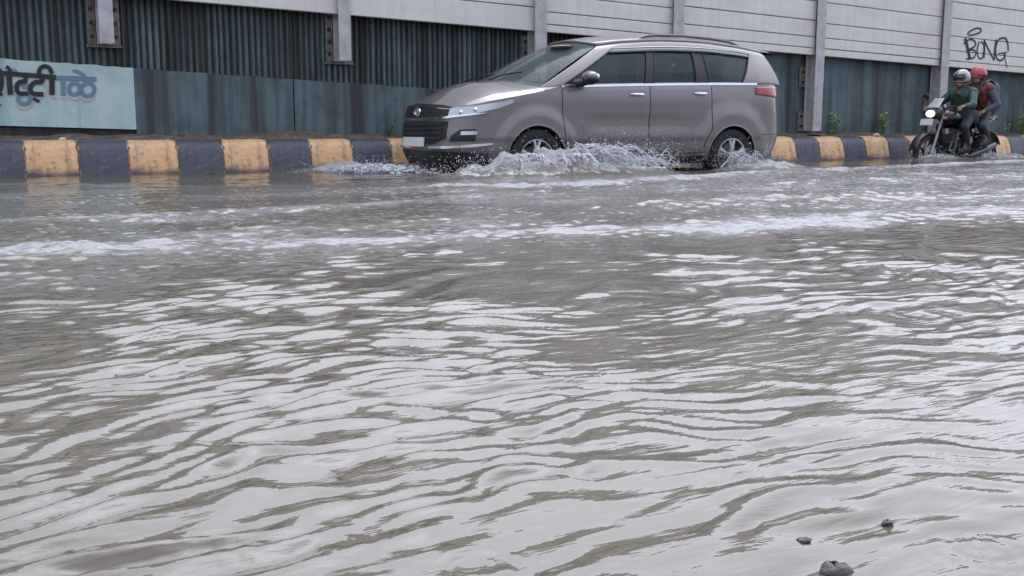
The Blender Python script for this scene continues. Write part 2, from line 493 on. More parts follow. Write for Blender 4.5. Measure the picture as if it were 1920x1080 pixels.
# ------------------------------------------------------------------ retaining wall
def wall_mat(name, lo, hi, grime, gl=.5, streakx=3.0, s2=.75):
    m, nt, b = newmat(name); L = nt.links
    v = coords(nt)
    base = ramp(nt, noise(nt, coords(nt, (1, 1, .35)), 5, 6, .6), [(.3, lo), (.7, hi)])
    st = noise(nt, coords(nt, (streakx, 1, .12)), 1.3, 5, .62)
    base = mix(nt, ramp(nt, st, [(.48-.1*gl, 0), (.62, 1)]), base, grime)
    bl = noise(nt, v, 3.2, 6, .65)
    base = mix(nt, math_(nt, 'MULTIPLY', ramp(nt, bl, [(.5, 0), (.68, 1)]), .55), base, grime)
    st2 = noise(nt, coords(nt, (9, 1, .25)), 2.0, 4, .6)
    base = mix(nt, math_(nt, 'MULTIPLY', ramp(nt, st2, [(.50, 0), (.72, 1)]), s2), base, grime)
    L.new(base, b.inputs['Base Color'])
    b.inputs['Roughness'].default_value = .62
    bump(nt, b, noise(nt, v, 30, 6, .65), .35, .01)
    return m
TEAL = wall_mat('teal_painted_concrete', (.082,.128,.134), (.125,.184,.188), (.036,.040,.040), .4, 3, .35)
TEALR = wall_mat('teal_painted_ribs', (.085,.125,.138), (.135,.185,.195), (.030,.031,.030), .7, 3.6)
MINT = wall_mat('mint_painted_concrete', (.40,.55,.525), (.50,.63,.60), (.29,.44,.44), -.6, 2, .25)
CONC = wall_mat('stained_and_shaded_concrete', (.030,.034,.033), (.055,.06,.058), (.012,.012,.011), .6)  # near-black holds grime plus the painted-in shadow of the recess below the mural
wall = thing('retaining_wall', 'long dark teal concrete retaining wall with vertical ribs behind the striped kerb', 'wall', (0, WY0, 0))
def btop(x): return 1.275 - .043*x if x < 8 else .931 - .02*(x-8)
def zbar(x): return 2.025 - .0285*x                                    # underside of the white barrier
RX1 = 10.6
# backing behind the ribs
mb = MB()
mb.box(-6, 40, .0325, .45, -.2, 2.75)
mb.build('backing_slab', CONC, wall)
# ribs: irregular round-nosed fins
def ribs(x0, x1, name):
    mb = MB(); x = x0
    while x < x1:
        w = random.uniform(.047, .060)
        d = random.uniform(-.006, .004)
        za, zb = btop(x) - .02, 2.5
        P = []
        for px, py in ((0, .034), (.08, d+.014), (.28, d), (.6, d-.003), (.88, d+.011), (1, .034)):
            col = []
            for q in range(9):
                z = za + (zb-za)*q/8
                col.append((x + w*px + random.uniform(-.0015, .0015), py + random.uniform(-.002, .002), z))
            P.append(col)
        mb.grid(P)
        x += .0735 + random.uniform(-.004, .004)
    return mb.build(name, TEALR, wall, smooth=True, angle=50)
JX = 3.92
ribs(-6, JX-.02, 'ribbed_facing'); ribs(JX+.02, RX1, 'ribbed_facing')
# smooth lower band, in slabs with a joint between
def slab(x0, x1, z0f, z1f, y0, y1, name, m, step=.15, tooth=0):
    mb = MB(); n_ = max(2, int((x1-x0)/step)); A = []; Bt = []; Ab = []; Bb = []
    for i in range(n_+1):
        x = x0 + (x1-x0)*i/n_
        dt = random.uniform(-tooth, tooth)
        A.append((x, y0, z1f(x)+dt)); Bt.append((x, y1, z1f(x)+dt)); Ab.append((x, y0, z0f(x))); Bb.append((x, y1, z0f(x)))
    mb.grid([Bb, Ab, A, Bt, Bb])
    mb.f += [(0, n_+1, 2*(n_+1), 3*(n_+1))]; mb.m += [0]
    mb.f += [(n_, 3*(n_+1)+n_, 2*(n_+1)+n_, n_+1+n_)]; mb.m += [0]
    return mb.build(name, m, wall)
MX = 2.03
slab(MX+.004, JX-.008, lambda x: .40, btop, -.012, .03, 'lower_band', TEAL, .1, .006)
slab(JX+.008, RX1, lambda x: .36, btop, -.012, .03, 'lower_band', TEAL, .1, .006)
slab(-6, MX, lambda x: .55-.030*x, lambda x: btop(x)+.005, -.022, .03, 'painted_mural', MINT, .1, .006)
slab(RX1+.01, 12.55, lambda x: .3, lambda x: 2.6, -.006, .03, 'plain_panel', TEAL)
slab(12.57, 15.50, lambda x: .3, lambda x: 2.6, -.010, .03, 'plain_panel', TEAL)
slab(15.52, 18.4, lambda x: .3, lambda x: 2.6, -.004, .03, 'plain_panel', TEAL)
slab(18.42, 40, lambda x: .3, lambda x: 2.6, -.008, .03, 'plain_panel', TEAL)
mural = [o for o in wall.children if o.name.startswith('painted_mural')][0]
mural['label'] = 'pale mint painted mural strip with black Devanagari lettering'

NST = [0]
def ribbon(mb, pts, w, Yf, th=.003, px=True):
    """a painted stroke: pixel-measured points laid on the wall plane at depth Yf, thickness th"""
    P = [at(x, y, Y=Yf) for x, y in pts] if px else [Vector(p) for p in pts]
    # smooth
    Q = []
    for i in range(len(P)-1):
        p0, p1, p2, p3 = P[max(i-1,0)], P[i], P[i+1], P[min(i+2,len(P)-1)]
        for s in range(5):
            t = s/5
            Q.append(.5*((2*p1)+(p2-p0)*t+(2*p0-5*p1+4*p2-p3)*t*t+(3*p1-p0-3*p2+p3)*t**3))
    Q.append(P[-1])
    rows = []; Y0_ = Yf; NST[0] = (NST[0]+1) % 12
    for i, p in enumerate(Q):
        Yf = Y0_ - .00018*NST[0] - .0016*i/len(Q)
        d = Q[min(i+1, len(Q)-1)] - Q[max(i-1, 0)]; d.y = 0
        if d.length < 1e-6: d = Vector((1,0,0))
        d.normalize(); nrm = Vector((-d.z, 0, d.x))
        ww = (w[0] + (w[1]-w[0])*i/(len(Q)-1)) if hasattr(w, '__len__') else w
        a, b_ = p + nrm*ww/2, p - nrm*ww/2
        rows.append([Vector((a.x, Yf+th, a.z)), Vector((a.x, Yf, a.z)), Vector((b_.x, Yf, b_.z)), Vector((b_.x, Yf+th, b_.z))])
    mb.grid(rows, close=True)
def zz(x, y): return (x/6.0, 100 + y/6.0)          # measured on an enlargement of the mural
def strokes(name, mt, Yf, lst, parent):
    mb = MB()
    for w, pts in lst: ribbon(mb, [zz(*p) for p in pts], w, Yf)
    o = mb.build(name, mt, parent)
    o.matrix_parent_inverse = Matrix.Translation((0, -WY0, 0)) ; return o
LBLK = simple('black_lettering_paint', (.016,.015,.020), .45)
LBLU = simple('slate_blue_lettering_paint', (.13,.24,.32), .5, vs=20)
LPNK = simple('faded_pink_lettering_paint', (.50,.40,.37), .6, vs=20)
YM = WY0 - .022
blue = [(.050, [(560,272),(1085,290)]), (.046, [(712,270),(712,470)]),
        (.040, [(905,400),(880,345),(830,335),(785,370),(780,420),(815,460),(870,455),(905,400),(950,345),(1010,335),(1055,370),(1060,430),(1020,470),(950,470),(905,400)]),
        (.030, [(820,195),(870,200),(930,235),(975,275)]), (.036, [(975,280),(985,330)]),
        (.044, [(215,480),(210,530),(250,565),(310,560),(345,520),(345,470)]), (.04, [(140,180),(190,215)]), (.05, [(220,345),(285,345),(285,400)])]
pink = [(.020, [(190,590),(230,625),(290,630),(350,605),(375,570)]), (.022, [(780,480),(820,520),(880,525),(905,495),(950,535),(1020,530),(1065,480)]),
        (.022, [(690,505),(745,505)]), (.022, [(585,510),(640,510)]), (.03, [(500,350),(530,420),(480,480),(450,510)])]
black = [(.050, [(-330,205),(-100,215),(200,235),(630,268)]),
         (.054, [(-20,180),(5,230),(15,330),(-10,420),(-60,450)]), (.034, [(-30,440),(30,468)]),
         (.056, [(100,225),(118,465)]), (.040, [(65,152),(95,165),(115,200),(110,225)]),
         (.046, [(285,255),(285,315),(235,318),(195,350),(190,410),(225,450),(320,452)]),
         (.050, [(470,250),(470,320),(400,325),(350,365),(345,420),(385,455),(490,460)]), (.032, [(378,505),(445,545)]),
         (.056, [(585,250),(587,465)]), (.044, [(452,265),(440,205),(470,155),(515,145),(560,170),(585,230)]),
         (.055, [(-110,225),(-105,460)]), (.04, [(-2,575),(0,590)])]
strokes('faded_lettering', LPNK, YM-.003, pink, mural)
strokes('blue_lettering', LBLU, YM-.0075, blue, mural)
strokes('black_lettering', LBLK, YM-.0125, black, mural)

# ------------------------------------------------------------------ white noise barrier and its posts
def panel_mat():
    m, nt, b = newmat('dirty_white_panel'); L = nt.links; v = coords(nt)
    base = ramp(nt, noise(nt, coords(nt, (.5, 1, 1)), 3, 6, .6), [(.3, (.65,.62,.575)), (.7, (.79,.76,.715))])
    st = noise(nt, coords(nt, (7, 1, .35)), 1.6, 5, .65)
    base = mix(nt, math_(nt, 'MULTIPLY', ramp(nt, st, [(.5, 0), (.75, 1)]), .3), base, (.34,.32,.295))
    sp = noise(nt, v, 60, 4, .7)
    base = mix(nt, math_(nt, 'MULTIPLY', ramp(nt, sp, [(.62, 0), (.7, 1)]), .5), base, (.25,.23,.21))
    L.new(base, b.inputs['Base Color']); b.inputs['Roughness'].default_value = .5
    bump(nt, b, noise(nt, v, 50, 4), .15, .005); return m
PAN = panel_mat()
SEAL = simple('dark_joint_seal', (.07,.068,.066), .8)
POSTM = simple('grimy_white_post_paint', (.46,.44,.44), .45, var=.2, vs=9)
STEEL = simple('rust_stained_plate', (.17,.155,.13), .6, var=.45, vs=14, bmp=.2)
BOLT = simple('black_bolt', (.02,.018,.016), .5)
PX = [-4.0, -1.12, 1.73, 4.515, 7.34, 9.70, 12.57, 15.565, 18.45, 21.3, 24.2, 27.1, 30, 33]
PFOOT = [1.7, 1.55, 1.44, 1.335, 1.15, .9, .46, .44, .42, .42, .42, .42, .42, .42]
def ptop(x): return 4.55 - .015*x
YB = WY0 - .20          # face of the panels
HG = [.115, .17, .25, .33, .30, .33, .33]
HL = [.34, .30, .33, .33, .33, .33]
plab = {1: 'dirty white barrier panel at far left over the mural lettering', 2: 'dirty white barrier panel above the pale mural end, second bay from left',
        3: 'dirty white barrier panel over the ribbed wall just in front of the car', 4: 'dirty white barrier panel above the front windows of the car',
        5: 'dirty white planked barrier panel directly above the rear half of the car', 6: 'clean planked white barrier panel between the two tall posts behind the car',
        7: 'white barrier panel with black BONG graffiti above the motorcycle riders'}
bays = {}
for i in range(len(PX)-1):
    x0, x1 = PX[i]+.055, PX[i+1]-.055
    yy = WY0 - YB
    t = thing('noise_barrier', plab.get(i, 'dirty white planked barrier panel out of sight beyond the edge of the view'), 'barrier panel', (x0, YB, 0), 0, 'white barrier panels above the wall')
    mb = MB(); q = 0; k = 0
    rr = random.Random(i)
    off = 0
    while True:
        hs_ = HL if i <= 3 else HG
        h = hs_[k % len(hs_)]*rr.uniform(.92, 1.08)
        z0 = lambda x: zbar(x) + off
        top = min(off + h, 9)
        if zbar(x0) + top > ptop(x0): break
        g = .006; dy = rr.uniform(-.004, .004)
        A = [(x, yv, zbar(x)*(1) + zo) for x, yv, zo in ()]
        P = []
        for yv, zo in ((.06, off+g), (dy+.006, off+g), (dy, off+g+.007), (dy, off+h-g-.007), (dy+.006, off+h-g), (.06, off+h-g)):
            P.append([(x-x0, yv, zbar(x)+zo*(1-.0035*(x-x0))) for x in np.linspace(x0, x1, 9)])
        mb.grid(P, close=False)
        # ends
        off += h; k += 1
    mb.build('planks', PAN, t)
    b2 = MB(); b2.add([(0,.03,zbar(x0)+.02),(x1-x0,.03,zbar(x1)+.02),(x1-x0,.03,ptop(x1)-.03),(0,.03,ptop(x0)-.03),(0,.07,zbar(x0)+.02),(x1-x0,.07,zbar(x1)+.02),(x1-x0,.07,ptop(x1)-.03),(0,.07,ptop(x0)-.03)],
           [(0,1,2,3),(7,6,5,4),(0,4,5,1),(1,5,6,2),(2,6,7,3),(3,7,4,0)])
    b2.build('seal_sheet', SEAL, t)
    bays[i] = (t, x0)
def on_panel(i, name, mt, lst, th=.003):
    t, x0 = bays[i]; mb = MB()
    for w, pts in lst: ribbon(mb, pts, w, YB-.0075, th)
    o = mb.build(name, mt, t); o.matrix_parent_inverse = Matrix.Translation((-x0, -YB, 0))
def gz(x, y): return (1480 + x/3.177, y/3.177)
G = [(.020, [(1062,205),(1080,185),(1115,168),(1140,172),(1140,190),(1105,205),(1070,210)]),
     (.050, [(1048,228),(1060,275),(1075,350)]), (.022, [(1040,260),(1075,235),(1105,245),(1105,275),(1060,300)]), (.022, [(1060,300),(1100,298),(1112,320),(1095,345),(1055,352)]),
     (.020, [(1130,250),(1120,300),(1130,345),(1150,345),(1160,300),(1158,262),(1140,248)]),
     (.022, [(1160,345),(1165,270),(1160,235)]), (.022, [(1162,240),(1190,300),(1220,360)]), (.026, [(1220,360),(1225,290),(1232,235)]),
     (.024, [(1305,305),(1300,250),(1280,225),(1245,240),(1230,290),(1235,345),(1260,360),(1285,335),(1280,320)]), (.018, [(1245,320),(1295,312)]), (.014, [(1278,325),(1290,370),(1298,405)])]
on_panel(7, 'graffiti', simple('black_spray_paint', (.012,.012,.014), .5, var=0), [(w*1.35, [gz(*p) for p in pts]) for w, pts in G])
BM = []
def bolt(pl, x, z):
    if not BM:
        m3 = MB(); m3.lathe([(-.085,.0001),(-.085,.019),(-.07,.023),(-.0525,.023)], 8)
        o = m3.build('bolt', BOLT, pl); BM.append(o)
    else:
        o = BM[0].copy(); COL.objects.link(o); o.parent = pl
    o.location = (x, 0, z)
plabs = {1: 'white barrier post off the left edge of the view', 2: 'leftmost white barrier post in view with bolted foot plates over the mural', 3: 'white barrier post ending in bolted plates on the ribbed wall left of the car',
         4: 'white barrier post seen through the windscreen of the car', 5: 'white barrier post rising just behind the roof of the car',
         6: 'tall white barrier post reaching the ground just right of the car', 7: 'stained white barrier post behind the motorcycle riders'}
for i, x in enumerate(PX):
    t = thing('barrier_post', plabs.get(i, 'white barrier post of the row beyond the edge of the view'), 'post', (x, WY0, 0), 0, 'white steel posts along the wall')
    zf, zt = PFOOT[i], ptop(x) + .05
    w = .078 if i < 4 else .095
    mb = MB()
    mb.box(-w, w, -.275, -.258, zf, zt)                   # front flange
    mb.box(-.008, .008, -.258, -.07, zf, zt)               # web
    mb.box(-w, w, -.07, -.052, zf, zt)                     # rear flange
    ob = mb.build('steel_post', POSTM, t)
    bv = ob.modifiers.new('b', 'BEVEL'); bv.width = .003; bv.segments = 1; bake(ob)
    if i < 6:
        for s in (-1, 1):
            m2 = MB(); a, b_ = sorted((s*.085, s*.175))
            m2.box(a, b_, -.052, -.03, zf-.005, zf+.62)
            pl = m2.build('foot_plate', STEEL, t)
            for q in range(4): bolt(pl, s*.13, zf+.09+.15*q)
        m4 = MB(); m4.box(-.19, .19, -.045, -.012, zf-.03, zf-.008); m4.build('ledge', STEEL, t)
    else:
        for zc in ((.62, 1.33) if i == 6 else (.95,)):
            m2 = MB(); m2.box(-.21, -.10, -.052, -.03, zc-.16, zc+.16); pl = m2.build('foot_plate', STEEL, t)
            for q in (-.08, .08): bolt(pl, -.155, zc+q)
        m4 = MB(); m4.box(-.16, .16, -.30, -.02, .40, .415); m4.build('ledge', STEEL, t)

# ------------------------------------------------------------------ weeds and litter on the kerb
LEAF = simple('weed_leaf_green', (.27,.44,.10), .5, var=.4, vs=30)
LEAFD = simple('dark_weed_leaf', (.07,.14,.045), .5, var=.4, vs=30)
def weed(px, py, h, n_, label, m, seed):
    p = at(px, py, Y=WY0-.16)
    t = thing('weed', label, 'weed', (p.x, p.y, .37), 0, 'weeds growing between kerb and wall')
    r = random.Random(seed); st = MB(); lf = MB()
    for i in range(n_):
        a = r.uniform(0, 2*PI); hh = h*r.uniform(.6, 1.05); sp = r.uniform(.1, .5)*h
        pts = [Vector((math.cos(a)*sp*q*q, math.sin(a)*sp*q*q*.5, hh*q)) for q in (0, .33, .66, 1)]
        st.tube(pts, [.004, .0035, .003, .002], 5)
        for q in range(10):
            b = pts[1].lerp(pts[3], q/6) + Vector((r.uniform(-.01,.01),)*3)
            d = Vector((r.uniform(-1,1), r.uniform(-1,1), r.uniform(-.1,.8))).normalized()
            L = h*r.uniform(.2, .34); w = L*.26
            sd = d.cross(Vector((0,0,1))).normalized()
            nn = sd.cross(d)
            lf.add([b, b+d*L*.45+sd*w+nn*L*.05, b+d*L*.45+nn*.0, b+d*L*.45-sd*w+nn*L*.05, b+d*L-Vector((0,0,L*.25))], [(0,1,2),(0,2,3),(1,4,2),(2,4,3)])
    st.build('stem', LEAFD, t, smooth=True); lf.build('foliage', m, t, weld=False)
weed(731, 252, .17, 6, 'small dark weed beside the front bumper of the car', LEAFD, 1)
weed(1562, 245, .28, 8, 'leafy green weed just right of the tall post', LEAF, 2)
weed(1655, 243, .30, 9, 'bright green weed midway between tall post and motorcycle', LEAF, 3)
weed(1888, 248, .20, 5, 'small pale weed just behind the pillion rider', LEAF, 4)
weed(1917, 250, .34, 9, 'tall bright weed at the far right edge against the wall', LEAF, 5)
def lump_mesh(name, c, r, m, seed, label, cat):
    rr = random.Random(seed); mb = MB(); mb.ball((0,0,0), r, 10, 7)
    mb.v = [(x+rr.uniform(-.2,.2)*r[0], y+rr.uniform(-.2,.2)*r[1], z+rr.uniform(-.25,.25)*r[2]) for x, y, z in mb.v]
    o = mb.build(name, m, smooth=True, angle=30 if cat != 'pebble' else 120, weld=True); o.location = c; return tag(o, label, cat)
WHT = simple('crumpled_white_plastic', (.55,.55,.56), .4)
p = at(1643, 259, Y=KY+.2); lump_mesh('plastic_bag', (p.x, p.y, .395), (.06,.05,.03), WHT, 3, 'crumpled white plastic bag lying on a yellow block beside the motorcycle', 'plastic bag')
p = at(118, 260, Y=KY+.3); lump_mesh('plastic_scrap', (p.x, p.y, .385), (.035,.03,.02), WHT, 4, 'small white plastic scrap behind the leftmost yellow kerb block', 'litter')
YLF = simple('wet_yellow_leaf', (.45,.33,.08), .4)
def leaf(px, py, L, label, m, z=.0):
    p = at(px, py, z=.02); rows = []
    for i in range(9):
        t = i/8; w = L*.28*math.sin(PI*t)**.8+.0006
        rows.append([(L*(t-.5), s*w, .012*math.cos(3*t)+.012*abs(s)+.012) for s in (-1, -.5, 0, .5, 1)])
    mb = MB(); mb.grid(rows); o = mb.build('fallen_leaf', m, smooth=True)
    sl = o.modifiers.new('s', 'SOLIDIFY'); sl.thickness = .002; bake(o)
    o.location = (p.x, min(p.y, KY-.06), .012); o.rotation_euler = (.15, .1, .5); tag(o, label, 'leaf')
leaf(395, 326, .13, 'yellow fallen leaf floating against the third yellow kerb block', YLF)

STONE = simple('dark_wet_stone', (.035,.032,.030), .3, var=.4, vs=40, bmp=.3)
for px_, py_, r_, lb in ((1568,1064,(.020,.016,.010),'largest dark wet pebble breaking the water surface at the bottom edge'), (1664,974,(.008,.007,.0045),'small dark wet pebble in the pale calm water at lower right'), (1508,1006,(.011,.007,.0032),'flat dark wet pebble just above the largest pebble')):
    p = at(px_, py_, z=.004); lump_mesh('pebble', (p.x, p.y, -.001), r_, STONE, int(px_), lb, 'pebble')

# ------------------------------------------------------------------ the car
CX, CYC, CZ = 4.8, 10.80, -.17
car = thing('car', 'silver grey people carrier driving through the flood water with spray at its wheels', 'car', (CX+2.35, CYC, CZ))
def V(x, y, z): return (x-2.35, -y, z)           # car axes: x rearward from the nose, y towards the kerbless near side, z up
def paint():
    m, nt, b = newmat('bronze_silver_car_paint'); v = coords(nt)
    b.inputs['Base Color'].default_value = c4((.20,.183,.178)); b.inputs['Metallic'].default_value = .5
    b.inputs['Roughness'].default_value = .38; b.inputs['Coat Weight'].default_value = .9; b.inputs['Coat Roughness'].default_value = .06
    # film of road water: droplets
    sep = noise(nt, v, 160, 2)
    L = nt.links
    L.new(ramp(nt, noise(nt, v, 5, 5, .65), [(.3, .30), (.7, .46)]), b.inputs['Roughness'])
    bump(nt, b, ramp(nt, sep, [(.58, 0), (.68, 1)]), .05, .002)
    # sides darkened low down: the ground's reflection put into the colour
    sx_ = node(nt, 'ShaderNodeSeparateXYZ'); L.new(v, sx_.inputs[0])
    g = math_(nt, 'ADD', sx_.outputs['Z'], math_(nt, 'MULTIPLY', noise(nt, v, 3, 5, .6), .3))
    L.new(mix(nt, ramp(nt, g, [(.45, .75), (.78, 0)]), (.20,.183,.178), (.095,.085,.08)), b.inputs['Base Color'])
    return m
PAINT = paint()
DARK = simple('black_plastic_trim', (.018,.018,.020), .45)
WELL = simple('black_wheel_well', (.008,.008,.009), .9, var=0)
CHROME = simple('chrome_trim', (.78,.78,.80), .12, 1.0, var=.03)
GLASS, _nt, _b = newmat('tinted_glass')
_b.inputs['Base Color'].default_value = (.03,.06,.06,1); _b.inputs['Roughness'].default_value = .03; _b.inputs['Alpha'].default_value = .5
_b.inputs['Specular IOR Level'].default_value = .6
WSG, _nt, _b = newmat('windscreen_glass')
_b.inputs['Base Color'].default_value = (.10,.14,.13,1); _b.inputs['Roughness'].default_value = .12; _b.inputs['Alpha'].default_value = .55; _b.inputs['Specular IOR Level'].default_value = .15
LENS, _nt, _b = newmat('headlight_lens')
_b.inputs['Base Color'].default_value = (.55,.58,.60,1); _b.inputs['Roughness'].default_value = .08; _b.inputs['Metallic'].default_value = .35; _b.inputs['Coat Weight'].default_value = 1
RED = simple('red_lamp_lens', (.30,.012,.022), .15, coat=1, var=.1)
RUB = simple('tyre_rubber', (.014,.014,.015), .75, var=.3, vs=30)
RIM = simple('alloy_rim', (.52,.52,.54), .28, .9, var=.1)
SEATM = simple('grey_seat_fabric', (.10,.10,.10), .9)
PLATE = simple('white_number_plate', (.72,.72,.72), .4, var=.05)

CLAMP = lambda t: max(0., min(1., t))
def sm(a, b, t): t = CLAMP((t-a)/(b-a)); return t*t*(3-2*t)
LEN = 4.74
def plan(x):
    """half width of the body at x (nose -.08 .. tail 4.74)"""
    t = (x+.08)
    w = .905
    if t < .80: w *= (1-(1-max(t,0)/.80)**3.0)**(1/2.5)
    e = LEN - x
    if e < .55: w *= (1-(1-max(e,0)/.55)**3.2)**(1/3.4)
    return w
def zt(x): return float(np.interp(x, [-.08,.10,.35,.69,1.0,1.25,2.37,3.4,4.4,4.74], [.865,.905,.96,1.012,1.068,1.125,1.165,1.195,1.215,1.20]))
def zc(x): return float(np.interp(x, [-.08,0,.12,.26,.53,.80,1.05,1.3,4.74], [.90,.975,1.06,1.115,1.18,1.21,1.222,1.17,1.20]))
def zb(x): return float(np.interp(x, [-.08,.1,.55,1.4,3.2,4.2,4.74], [.30,.24,.22,.25,.25,.28,.40]))
PZ = ([.20,.28,.34,.42,.50,.535,.56,.70,.85,.97,1.04,1.12,1.2,1.24], [.88,.925,.95,.963,.970,.972,.985,.990,1.0,1.0,.997,.985,.965,.955])
ARC = [(.98,.335),(3.76,.335)]
def side(x, z):
    w = plan(x)*float(np.interp(z, *PZ))
    for k, (ax, az) in enumerate(ARC):
        r = math.hypot(x-ax, (z-az)*(1.0 if k == 0 else .97))
        f = .030 if k == 0 else .034
        if z > .2: w += f*(sm(.68 if k else .60, .46, r))*(1 if z < 1.05 else .3)*sm(.3, .5, x+.08)
    # scoop in the doors
    w -= .016*math.exp(-((z-.74)/.11)**2)*sm(1.45, 1.8, x)*sm(3.35, 3.0, x)
    return w
def lean(x, z):
    k = 1 - sm(.0, .65, x)
    L_ = float(np.interp(z, [.2,.32,.45,.60,.80,.90,1.05], [.10,.02,-.03,-.015,.02,.05,.13]))*k
    kr = sm(4.2, 4.74, x)
    return L_ - kr*float(np.interp(z, [.3,.5,.65,.9,1.2], [.10,.0,-.02,.03,.05]))
def S(x, z, off=0):
    return Vector((x+lean(x, z), side(x, z)+off, z))
NZ = 30
def section(x):
    b, t, c = zb(x), zt(x), zc(x)
    w = max(plan(x), 1e-4)
    pts = [(0, b), (.5*w, b), (.80*w, b+.002)]
    for i in range(NZ+1):
        z = b+.012 + (t-b-.012)*i/NZ
        pts.append((side(x, z), z))
    ws = pts[-1][1-1]
    for f in (.975,.94,.88,.78,.65,.5,.33,.16,0):
        q = (1-f)
        zz_ = t + (c-t)*(1-(f)**2.2) + .012*sm(1,.9,f)
        pts.append((ws*f, zz_))
    return pts
xs = list(-.0795 + .55*(np.linspace(0, 1, 34)**1.8)) + list(np.linspace(.49, 4.2, 120)) + list(LEN-.001 - .5*(np.linspace(1, 0, 30)[1:]**1.8))
P = []
for x in xs:
    sec = section(x)
    row = [V(x+lean(x, z), y, z) for y, z in sec] + [V(x+lean(x, z), -y, z) for y, z in reversed(sec[1:-1])]
    P.append(row)
mb = MB(); mb.grid(P, close=True)
kk = len(P[0])
mb.f += [tuple(range(kk)), tuple(reversed(range((len(P)-1)*kk, len(P)*kk)))]; mb.m += [0, 0]
body = mb.build('body', [PAINT, WELL, DARK, SEATM], car, smooth=True, angle=38)
# wheel housings cut out of the body
cut = MB()
for ax, az in ARC:
    for s in (-1, 1):
        ys = (.60, 1.2) if s > 0 else (-1.2, -.60)
        prof = [(ys[0], .0001), (ys[0], .372), (ys[1], .372), (ys[1], .0001)]
        cut.lathe(prof, 64, V(ax, 0, az))
cutter = cut.build('wheel_cutter', [WELL])
cutter.location = car.location
bm_ = body.modifiers.new('b', 'BOOLEAN'); bm_.object = cutter; bm_.operation = 'DIFFERENCE'; bm_.solver = 'EXACT'
try: bm_.material_mode = 'TRANSFER'
except Exception: pass
bake(body)
bpy.data.objects.remove(cutter)
me = body.data
wi = me.materials.find('black_wheel_well'); di = me.materials.find('black_plastic_trim'); si = me.materials.find('grey_seat_fabric')
def door_edge(z, rear):       # x limits of the doors at height z
    a = 1.30 + .05*sm(.9, .4, z)
    c = 3.42
    d = .46*.46 - (z-.335)**2
    if d > 0: c = min(c, 3.76-math.sqrt(d))
    c = min(c, 3.42 - .0*z)
    return (a, 2.50) if not rear else (2.508, c)
for p in me.polygons:
    c = p.center; x, y, z = c.x+2.35, -c.y, c.z
    for ax, az in ARC:
        if p.material_index != wi and math.hypot(x-ax, z-az) < .3715 and abs(y) < .97 and abs(p.normal.y) > .9 and abs(y) < .62: p.material_index = wi
    if p.normal.z > .7 and x > 1.42 and x < 4.4 and abs(y) < .78 and z > 1.05: p.material_index = si
    if p.normal.z < -.5 and z < .4: p.material_index = wi
    if z < .30 and p.material_index == 0: p.material_index = di
me.set_sharp_from_angle(angle=math.radians(38))

# doors (near and far side): proud panels with rolled edges, dark gap between
for s in (1, -1):
    for rear in (False, True):
        rows = []; N = 26
        zs = [.375 + (1.0-0)*0 + (i/24) for i in range(25)]
        for i in range(27):
            z = None
            q = i/26
            row = []
            for j in range(N+1):
                z0 = .385
                x_mid = (1.3+3.42)/2
                # top follows the belt line
                zz0 = z0 + q*(1.0 - 0)*(0) 
                a, c = door_edge(z0 + q*(zt(2.4)-.01-z0), rear)
                x = a+.004 + (c-a-.008)*j/N
                z = z0 + q*(zt(x)-.012-z0)
                off = .0045 if 0 < i < 26 and 0 < j < N else -.001
                v = S(x, z, off); row.append(V(v.x, s*v.y, v.z))
            rows.append(row)
        mb = MB(); mb.grid(rows)
        dn = mb.build('door', PAINT, car, smooth=True, angle=40)
        xh = 2.31 if not rear else 3.24
        hb = MB(); pts = []
        for q in range(9):
            x = xh-.10 + .20*q/8; z = 1.06 if not rear else 1.085
            v = S(x, z, .012+.022*math.sin(PI*q/8)); pts.append(V(v.x, s*v.y, v.z))
        hb.tube(pts, [.008,.014,.016,.016,.016,.016,.016,.014,.008], 8)
        h = hb.build('handle', CHROME, dn, smooth=True)
# dark shut lines under the door gaps
def surf_strip(mb, path, w, off, s=1, m=0):
    rows = []
    for i, (x, z) in enumerate(path):
        x0, z0 = path[max(i-1,0)]; x1, z1 = path[min(i+1,len(path)-1)]
        dx, dz = x1-x0, z1-z0; L = math.hypot(dx, dz) or 1
        nx, nz = -dz/L*w/2, dx/L*w/2
        r = []
        for q, o in ((-1, off-.006), (-1, off), (1, off), (1, off-.006)):
            v = S(x+q*nx, z+q*nz, o); r.append(V(v.x, s*v.y, v.z))
        rows.append(r)
    mb.grid(rows, m)
for s in (1, -1):
    mb = MB()
    for path in ([(door_edge(z, False)[0], z) for z in np.linspace(.38, 1.10, 14)], [(2.504, z) for z in np.linspace(.38, 1.15, 14)],
                 [(door_edge(z, True)[1], z) for z in np.linspace(.38, 1.17, 24)], [(x, .378) for x in np.linspace(1.36, 3.30, 20)]):
        surf_strip(mb, path, .012, .0015, s)
    mb.build('shut_line', DARK, car)
# chrome belt moulding, sill cladding
for s in (1, -1):
    mb = MB(); surf_strip(mb, [(x, zt(x)+.006) for x in np.linspace(1.30, 4.15, 60)], .026, .007, s)
    mb.build('belt_moulding', CHROME, car, smooth=True)
    mb = MB(); surf_strip(mb, [(x, .525+.004*x) for x in np.linspace(1.42, 3.28, 40)], .03, .012, s)
    mb.build('side_moulding', PAINT, car, smooth=True)
    mb = MB(); surf_strip(mb, [(x, .30) for x in np.linspace(1.40, 3.32, 40)], .09, .006, s)
    mb.build('sill', DARK, car)
# arch lips
for ax, az in ARC:
    for s in (1, -1):
        mb = MB(); pts = []
        for q in np.linspace(-.12, PI+.12, 40):
            x, z = ax+.374*math.cos(q), az+.374*math.sin(q)
            v = S(x, z, -.004); pts.append(V(v.x, s*v.y, v.z))
        mb.tube(pts, .012, 8)
        mb.build('arch_lip', PAINT, car, smooth=True)

